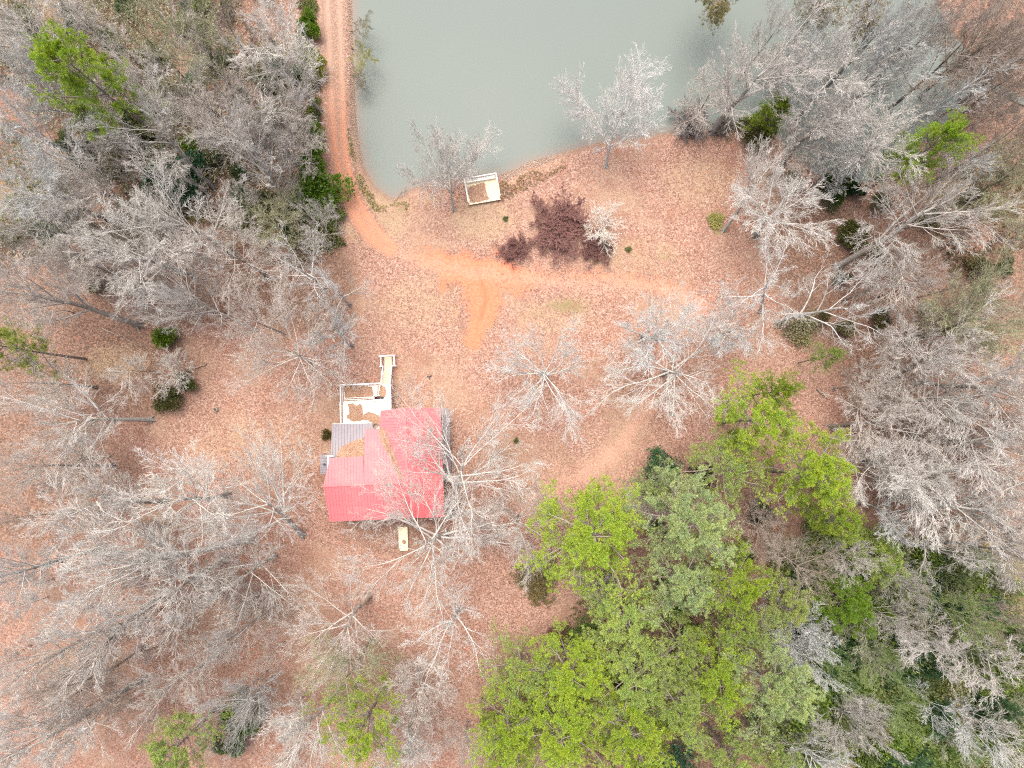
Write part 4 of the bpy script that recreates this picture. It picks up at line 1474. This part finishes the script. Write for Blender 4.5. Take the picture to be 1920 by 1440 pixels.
RS = (.16, .082, .072)
for cx, cy, r, h, col, ph in [
    (1052, 422, 62, 2.2, RS, "large dark maroon leafless bush in the clearing below the pond"),
    (966, 467, 31, 1.6, RS, "small dark maroon bush at the edge of the orange clay"),
    (1118, 466, 34, 1.5, RS, "low maroon bush at the foot of the pale bush"),
    
    (1300, 222, 40, 3.0, (.22, .19, .18), "dark grey brush on the pond shore at the bend"),
    (1360, 232, 24, 2.5, (.19, .16, .14), "dark brush around the foot of the leaning pond tree"),
    (1476, 158, 9, 1.0, (.30, .18, .10), "reddish brown heap of sticks standing in the flooded water"),
]:
    place("shrub", 'bush', cx, cy, r, h, col, ph, "bush", None, "leafless bushes", tuple(min(.5, c * 2.2) for c in col))
place("shrub", 'sap', 1136, 430, 46, 4.5, (.52, .49, .43), "pale fine-twigged bush overlapping the large maroon bush", "bush", (1126, 446), "leafless bushes")
for cx, cy, r, h, c0, ph, foot in [(684, 55, 26, 5.0, (.24, .21, .12), "olive brown bush leaning over the water, upper on the dam", (658, 56)), (690, 104, 30, 5.5, (.30, .29, .09), "yellow-green willow bush leaning over the water, middle of the dam", (659, 88)), (678, 152, 24, 4.5, (.22, .19, .13), "brown bush leaning over the water, lowest on the dam", (660, 140))]:
    place("shrub", 'sap', cx, cy, r, h, c0, ph, "bush", foot, "leafless bushes", (.16, .11, .08))

# thin saplings that nothing tells apart, scattered in the woods
FREG = [("thin grey sapling in the bare wood left of the dirt road", "saplings of the left wood", [(0, 0), (570, 0), (590, 300), (600, 480), (430, 560), (250, 620), (0, 620)], 38, CG, (9, 16)),
        ("thin brownish sapling in the wood along the right edge", "saplings of the right wood", [(1760, 0), (1920, 0), (1920, 1000), (1700, 1010), (1640, 700), (1650, 480), (1840, 400), (1840, 220)], 46, CB, (9, 16)),
        ("thin sapling in the green thicket at the lower right", "saplings of the lower right thicket", [(1480, 1030), (1920, 1010), (1920, 1440), (1500, 1440)], 16, (.34, .345, .24), (7, 13)),
        ("thin sapling standing in the flooded grove", "saplings of the flooded grove", [(1480, 60), (1720, 10), (1800, 160), (1700, 330), (1520, 330)], 7, CC, (9, 15)),
        ("thin pale sapling in the lower left leaf-covered wood", "saplings of the lower left wood", [(0, 880), (180, 900), (500, 1050), (620, 1300), (600, 1440), (0, 1440)], 36, CH, (8, 14))]
rs = random.Random(3)
for lab, grp, poly, n, col, (h0, h1) in FREG:
    pa = np.array(poly, float)
    k = 0
    while k < n:
        x, y = rs.uniform(pa[:, 0].min(), pa[:, 0].max()), rs.uniform(pa[:, 1].min(), pa[:, 1].max())
        if not inside(np.array([x]), np.array([y]), pa)[0]:
            continue
        k += 1
        f = rs.uniform(.8, 1.1)
        place("sapling", rs.choice(['sap', 'haze', 'sap']), x, y, rs.uniform(24, 48), rs.uniform(h0, h1), tuple(c * f for c in col), lab, "tree", None, grp, tuple(c * .55 for c in col))


UREG = [("leafy green understory bush in the lower right thicket", "understory bushes of the lower right thicket", [(1500, 1040), (1640, 1000), (1920, 1080), (1920, 1440), (1480, 1440), (1470, 1330)], 105, [(.20, .29, .09), (.25, .32, .13), (.10, .20, .09), (.31, .33, .18), (.22, .33, .06)], (4, 9), (20, 42)),
        ("small olive green bush in the bare wood left of the dirt road", "understory bushes of the left wood", [(0, 0), (575, 0), (595, 430), (640, 470), (560, 500), (250, 450), (0, 480)], 44, [(.20, .24, .10), (.26, .28, .15), (.13, .21, .09)], (2, 5), (12, 28)),
        ("small olive bush among the bare trees of the right wood", "understory bushes of the right wood", [(1480, 330), (1700, 360), (1900, 300), (1900, 640), (1700, 600), (1500, 640)], 16, [(.18, .20, .09), (.23, .22, .11)], (2, 4), (12, 24)),
        ("small green bush beneath the pines of the lower grove", "understory bushes of the pine grove", [(1200, 900), (1420, 880), (1480, 1000), (1470, 1420), (930, 1420), (930, 1250), (1100, 1130)], 22, [(.13, .20, .07), (.20, .25, .10)], (2, 4), (14, 28))]
for lab, grp, poly, n, cols, (h0, h1), (r0, r1) in UREG:
    pa = np.array(poly, float)
    k = 0
    while k < n:
        x, y = rs.uniform(pa[:, 0].min(), pa[:, 0].max()), rs.uniform(pa[:, 1].min(), pa[:, 1].max())
        if not inside(np.array([x]), np.array([y]), pa)[0]:
            continue
        k += 1
        c0 = rs.choice(cols)
        f = rs.uniform(.85, 1.15)
        place("shrub", rs.choice(['loose', 'loose', 'shrub']), x, y, rs.uniform(r0, r1), rs.uniform(h0, h1), tuple(c * f for c in c0), lab, "bush", None, grp, (.3, .27, .22))


# undergrowth that nobody could count
def undergrowth(name, polys, n, hmax, size, col, label, seed, zmin=.02, sc=7, thr=.45):
    r = np.random.default_rng(seed)
    xs_, ys_ = [], []
    for poly in polys:
        w = W(poly)
        m = n * 4 // len(polys)
        X, Y = r.uniform(w[:, 0].min(), w[:, 0].max(), m), r.uniform(w[:, 1].min(), w[:, 1].max(), m)
        k = inside(X, Y, w) & (vnoise(X, Y, sc, seed) + .35 * vnoise(X, Y, 1.7, seed + 1) > thr + .17)
        k &= sdist(X, Y, POND) > 1.0
        xs_.append(X[k][:n // len(polys)])
        ys_.append(Y[k][:n // len(polys)])
    X, Y = np.concatenate(xs_), np.concatenate(ys_)
    N = len(X)
    top = hmax * np.clip((vnoise(X, Y, 3, seed + 2) * 1.3), .1, 1)
    c = np.stack([X, Y, gz(X, Y) + zmin + top * r.random(N) ** .6], -1)
    v, f = blades(r, c, unit(r.normal(0, 1, (N, 3)) + np.array([0, 0, .5])), 5, size, size * .25, .7)
    tint = np.repeat(np.clip(r.normal(.4, .3, N), 0, 1), 20)
    o = link(name, tint_mesh(name, (v, f, tint), M['leaf']))
    o.color = (*col, 1)
    tag(o, label, "undergrowth", kind='stuff')


undergrowth("undergrowth", [[(1440, 1010), (1640, 1000), (1920, 1090), (1990, 1440), (1990, 1520), (1440, 1520)]], 26000, 3.6, .34, (.21, .27, .085), "mixed green undergrowth of the lower right thicket", 21, thr=.28)
undergrowth("undergrowth", [[(1440, 1010), (1640, 1000), (1920, 1060), (1990, 1440), (1990, 1520), (1440, 1520)]], 11000, 3.8, .40, (.32, .31, .17), "straw-coloured brush of the lower right thicket", 31, thr=.42)
undergrowth("undergrowth", [[(1090, 1120), (1450, 1100), (1470, 1500), (900, 1500), (900, 1300)]], 4200, 1.4, .30, (.12, .15, .05), "low green undergrowth beneath the bottom pine grove", 22, thr=.5)
undergrowth("undergrowth", [[(-60, -60), (590, -60), (610, 430), (640, 470), (560, 470), (300, 400), (-60, 480)]], 9000, 1.8, .30, (.17, .20, .075), "sparse green undergrowth of the upper left wood", 23, thr=.56)
undergrowth("undergrowth", [[(-60, -60), (585, -60), (600, 430), (640, 470), (560, 500), (300, 470), (-60, 520)]], 14000, 2.6, .42, (.36, .34, .25), "pale grey-green brush of the upper left wood", 33, thr=.42)
undergrowth("undergrowth", [[(440, 350), (610, 380), (650, 460), (560, 480), (440, 430)]], 3000, 1.8, .32, (.17, .19, .07), "mossy green undergrowth at the bend of the dirt road", 24, thr=.36)
undergrowth("undergrowth", [[(1720, 340), (1990, 200), (1990, 520), (1780, 520)]], 2600, 1.2, .32, (.16, .135, .075), "olive brush along the right edge below the creek", 25, thr=.45)
undergrowth("undergrowth", [[(558, 0), (596, 0), (604, 200), (604, 420), (560, 420)]], 2600, 1.4, .28, (.13, .17, .04), "strip of green weeds along the wooded side of the dirt road", 26, sc=3, thr=.42)
undergrowth("grass", [[(646, 190), (664, 190), (672, 300), (700, 365), (770, 380), (760, 400), (700, 395), (660, 330)]], 1500, .2, .20, (.33, .31, .14), "short grass on the bank between dirt road and pond", 27, sc=2.5, thr=.42)
undergrowth("grass", [[(930, 345), (1000, 318), (1060, 300), (1060, 315), (1000, 350), (940, 380)]], 500, .2, .20, (.36, .27, .15), "brown grass along the shore right of the small dock", 28, sc=2.5, thr=.42)


# ------------------------------------------------------------------ dead wood and small things
def log(pts, r0, label, col=None, z=.12, mat=None, name="fallen_log", cat="log", seed=0):
    r = np.random.default_rng(seed + len(pts))
    w = [P(a, b, 0) for a, b in pts]
    L = np.array([[p.x, p.y, gz1(p.x, p.y) + z + r0] for p in w])
    t = np.linspace(0, len(L) - 1, 10)
    q = np.stack([np.interp(t, np.arange(len(L)), L[:, k]) for k in range(3)], -1)
    q[1:-1, :2] += r.normal(0, .08, (8, 2))
    o0 = q[0].copy()
    q -= o0
    parts = [tubes(q[None], np.array([r0]), np.array([r0 * .4]), 7)]
    n = 5
    i = r.integers(2, 9, n)
    d = unit(r.normal(0, 1, (n, 3)) * np.array([1, 1, .25]) + unit(q[-1:] - q[:1]))
    b = grow(r, q[i], d, r.uniform(.5, 1.4, n), 4, .15, 0)
    parts.append(tubes(b, np.full(n, r0 * .35), np.full(n, r0 * .12), 4))
    v, f = join(parts)
    o = link(name, mesh_np(name, v, f, mat or M['log']))
    o.location = o0
    tag(o, label, cat)
    return o


log([(193, 615), (230, 632), (268, 650)], .11, "long reddish fallen branch lying above the tan bare patch")
log([(388, 680), (365, 692), (340, 706)], .10, "pale fallen log at the edge of the left clearing")
log([(208, 853), (178, 858), (150, 858)], .16, "short grey log at the left below the big forked tree")
log([(1530, 728), (1540, 738), (1553, 748)], .16, "short dark and white log among the bare trees on the right")
log([(1350, 108), (1370, 106), (1398, 108)], .12, "dark dead branch over the water at the leaning pond tree")
log([(1452, 118), (1460, 132), (1466, 142)], .10, "dead stem standing in the flooded water left of the grove", z=-.1)
log([(400, 968), (380, 978), (352, 990)], .10, "thin dead stick in the leaves of the lower left", z=.02)
log([(1440, 390), (1470, 402), (1490, 400)], .12, "dark fallen branch at the rim of the leafy clearing")
log([(560, 580), (540, 578), (500, 576)], .09, "white fallen limb left of the clearing's rim", z=.8)
log([(738, 375), (752, 362), (765, 352)], .05, "thin stick at the water's edge left of the small dock", z=.3)
log([(935, 710), (940, 700), (938, 690)], .07, "small stick on the clearing left of the lone tree")


def stump(px, py, r, h, lean, label, name="stump"):
    p = P(px, py, 0)
    root = empty(name, (p.x, p.y, gz1(p.x, p.y)), label, "stump")
    n = 12
    rg = np.random.default_rng(int(px))
    m = MB()
    i = 0
    for rr, z in ((1.5, -.1), (1.15, .15 * h), (1.0, .5 * h), (.92, h), (.62, h * .98), (.5, h * .8)):
        for k in range(n):
            a = 6.2832 * k / n
            j = rg.uniform(.88, 1.12)
            zz = z + (rg.uniform(-.12, .12) * h if z > .9 * h else 0)
            m.v.append((r * rr * j * math.cos(a) + lean[0] * z, r * rr * j * math.sin(a) + lean[1] * z, zz))
    for jx in range(5):
        for k in range(n):
            m.q.append((jx * n + k, jx * n + (k + 1) % n, (jx + 1) * n + (k + 1) % n, (jx + 1) * n + k))
    m.build("stump_wood", M['log'], root)
    q = MB()
    q.lathe((lean[0] * h * .75, lean[1] * h * .75, h * .8), [(r * .55, 0), (r * .3, .02)], 10)
    q.build("hollow", M['dark'], root)
    return root


stump(405, 768, .38, .5, (0, 0), "small dark stump standing in the open left clearing")
stump(694, 1112, .42, 3.2, (-.25, -.35), "blackened hollow snag leaning below the cabin", "snag")
stump(1225, 1025 - 90, .25, .6, (0, 0), "short stump at the top of the big pine grove")
b = P(805, 706, 0)
m = MB()
m.bar((-.35, 0, .12), (.3, .06, .2), .12, .1)
m.bar((-.05, 0, .15), (.08, -.42, .1), .1, .08)
m.bar((.05, .03, .16), (.32, .28, .22), .07, .07)
bo = m.build("broken_branch", M['dark'])
bo.location = (b.x, b.y, gz1(b.x, b.y))
tag(bo, "small black piece of broken branch in the clearing right of the deck", "branch")
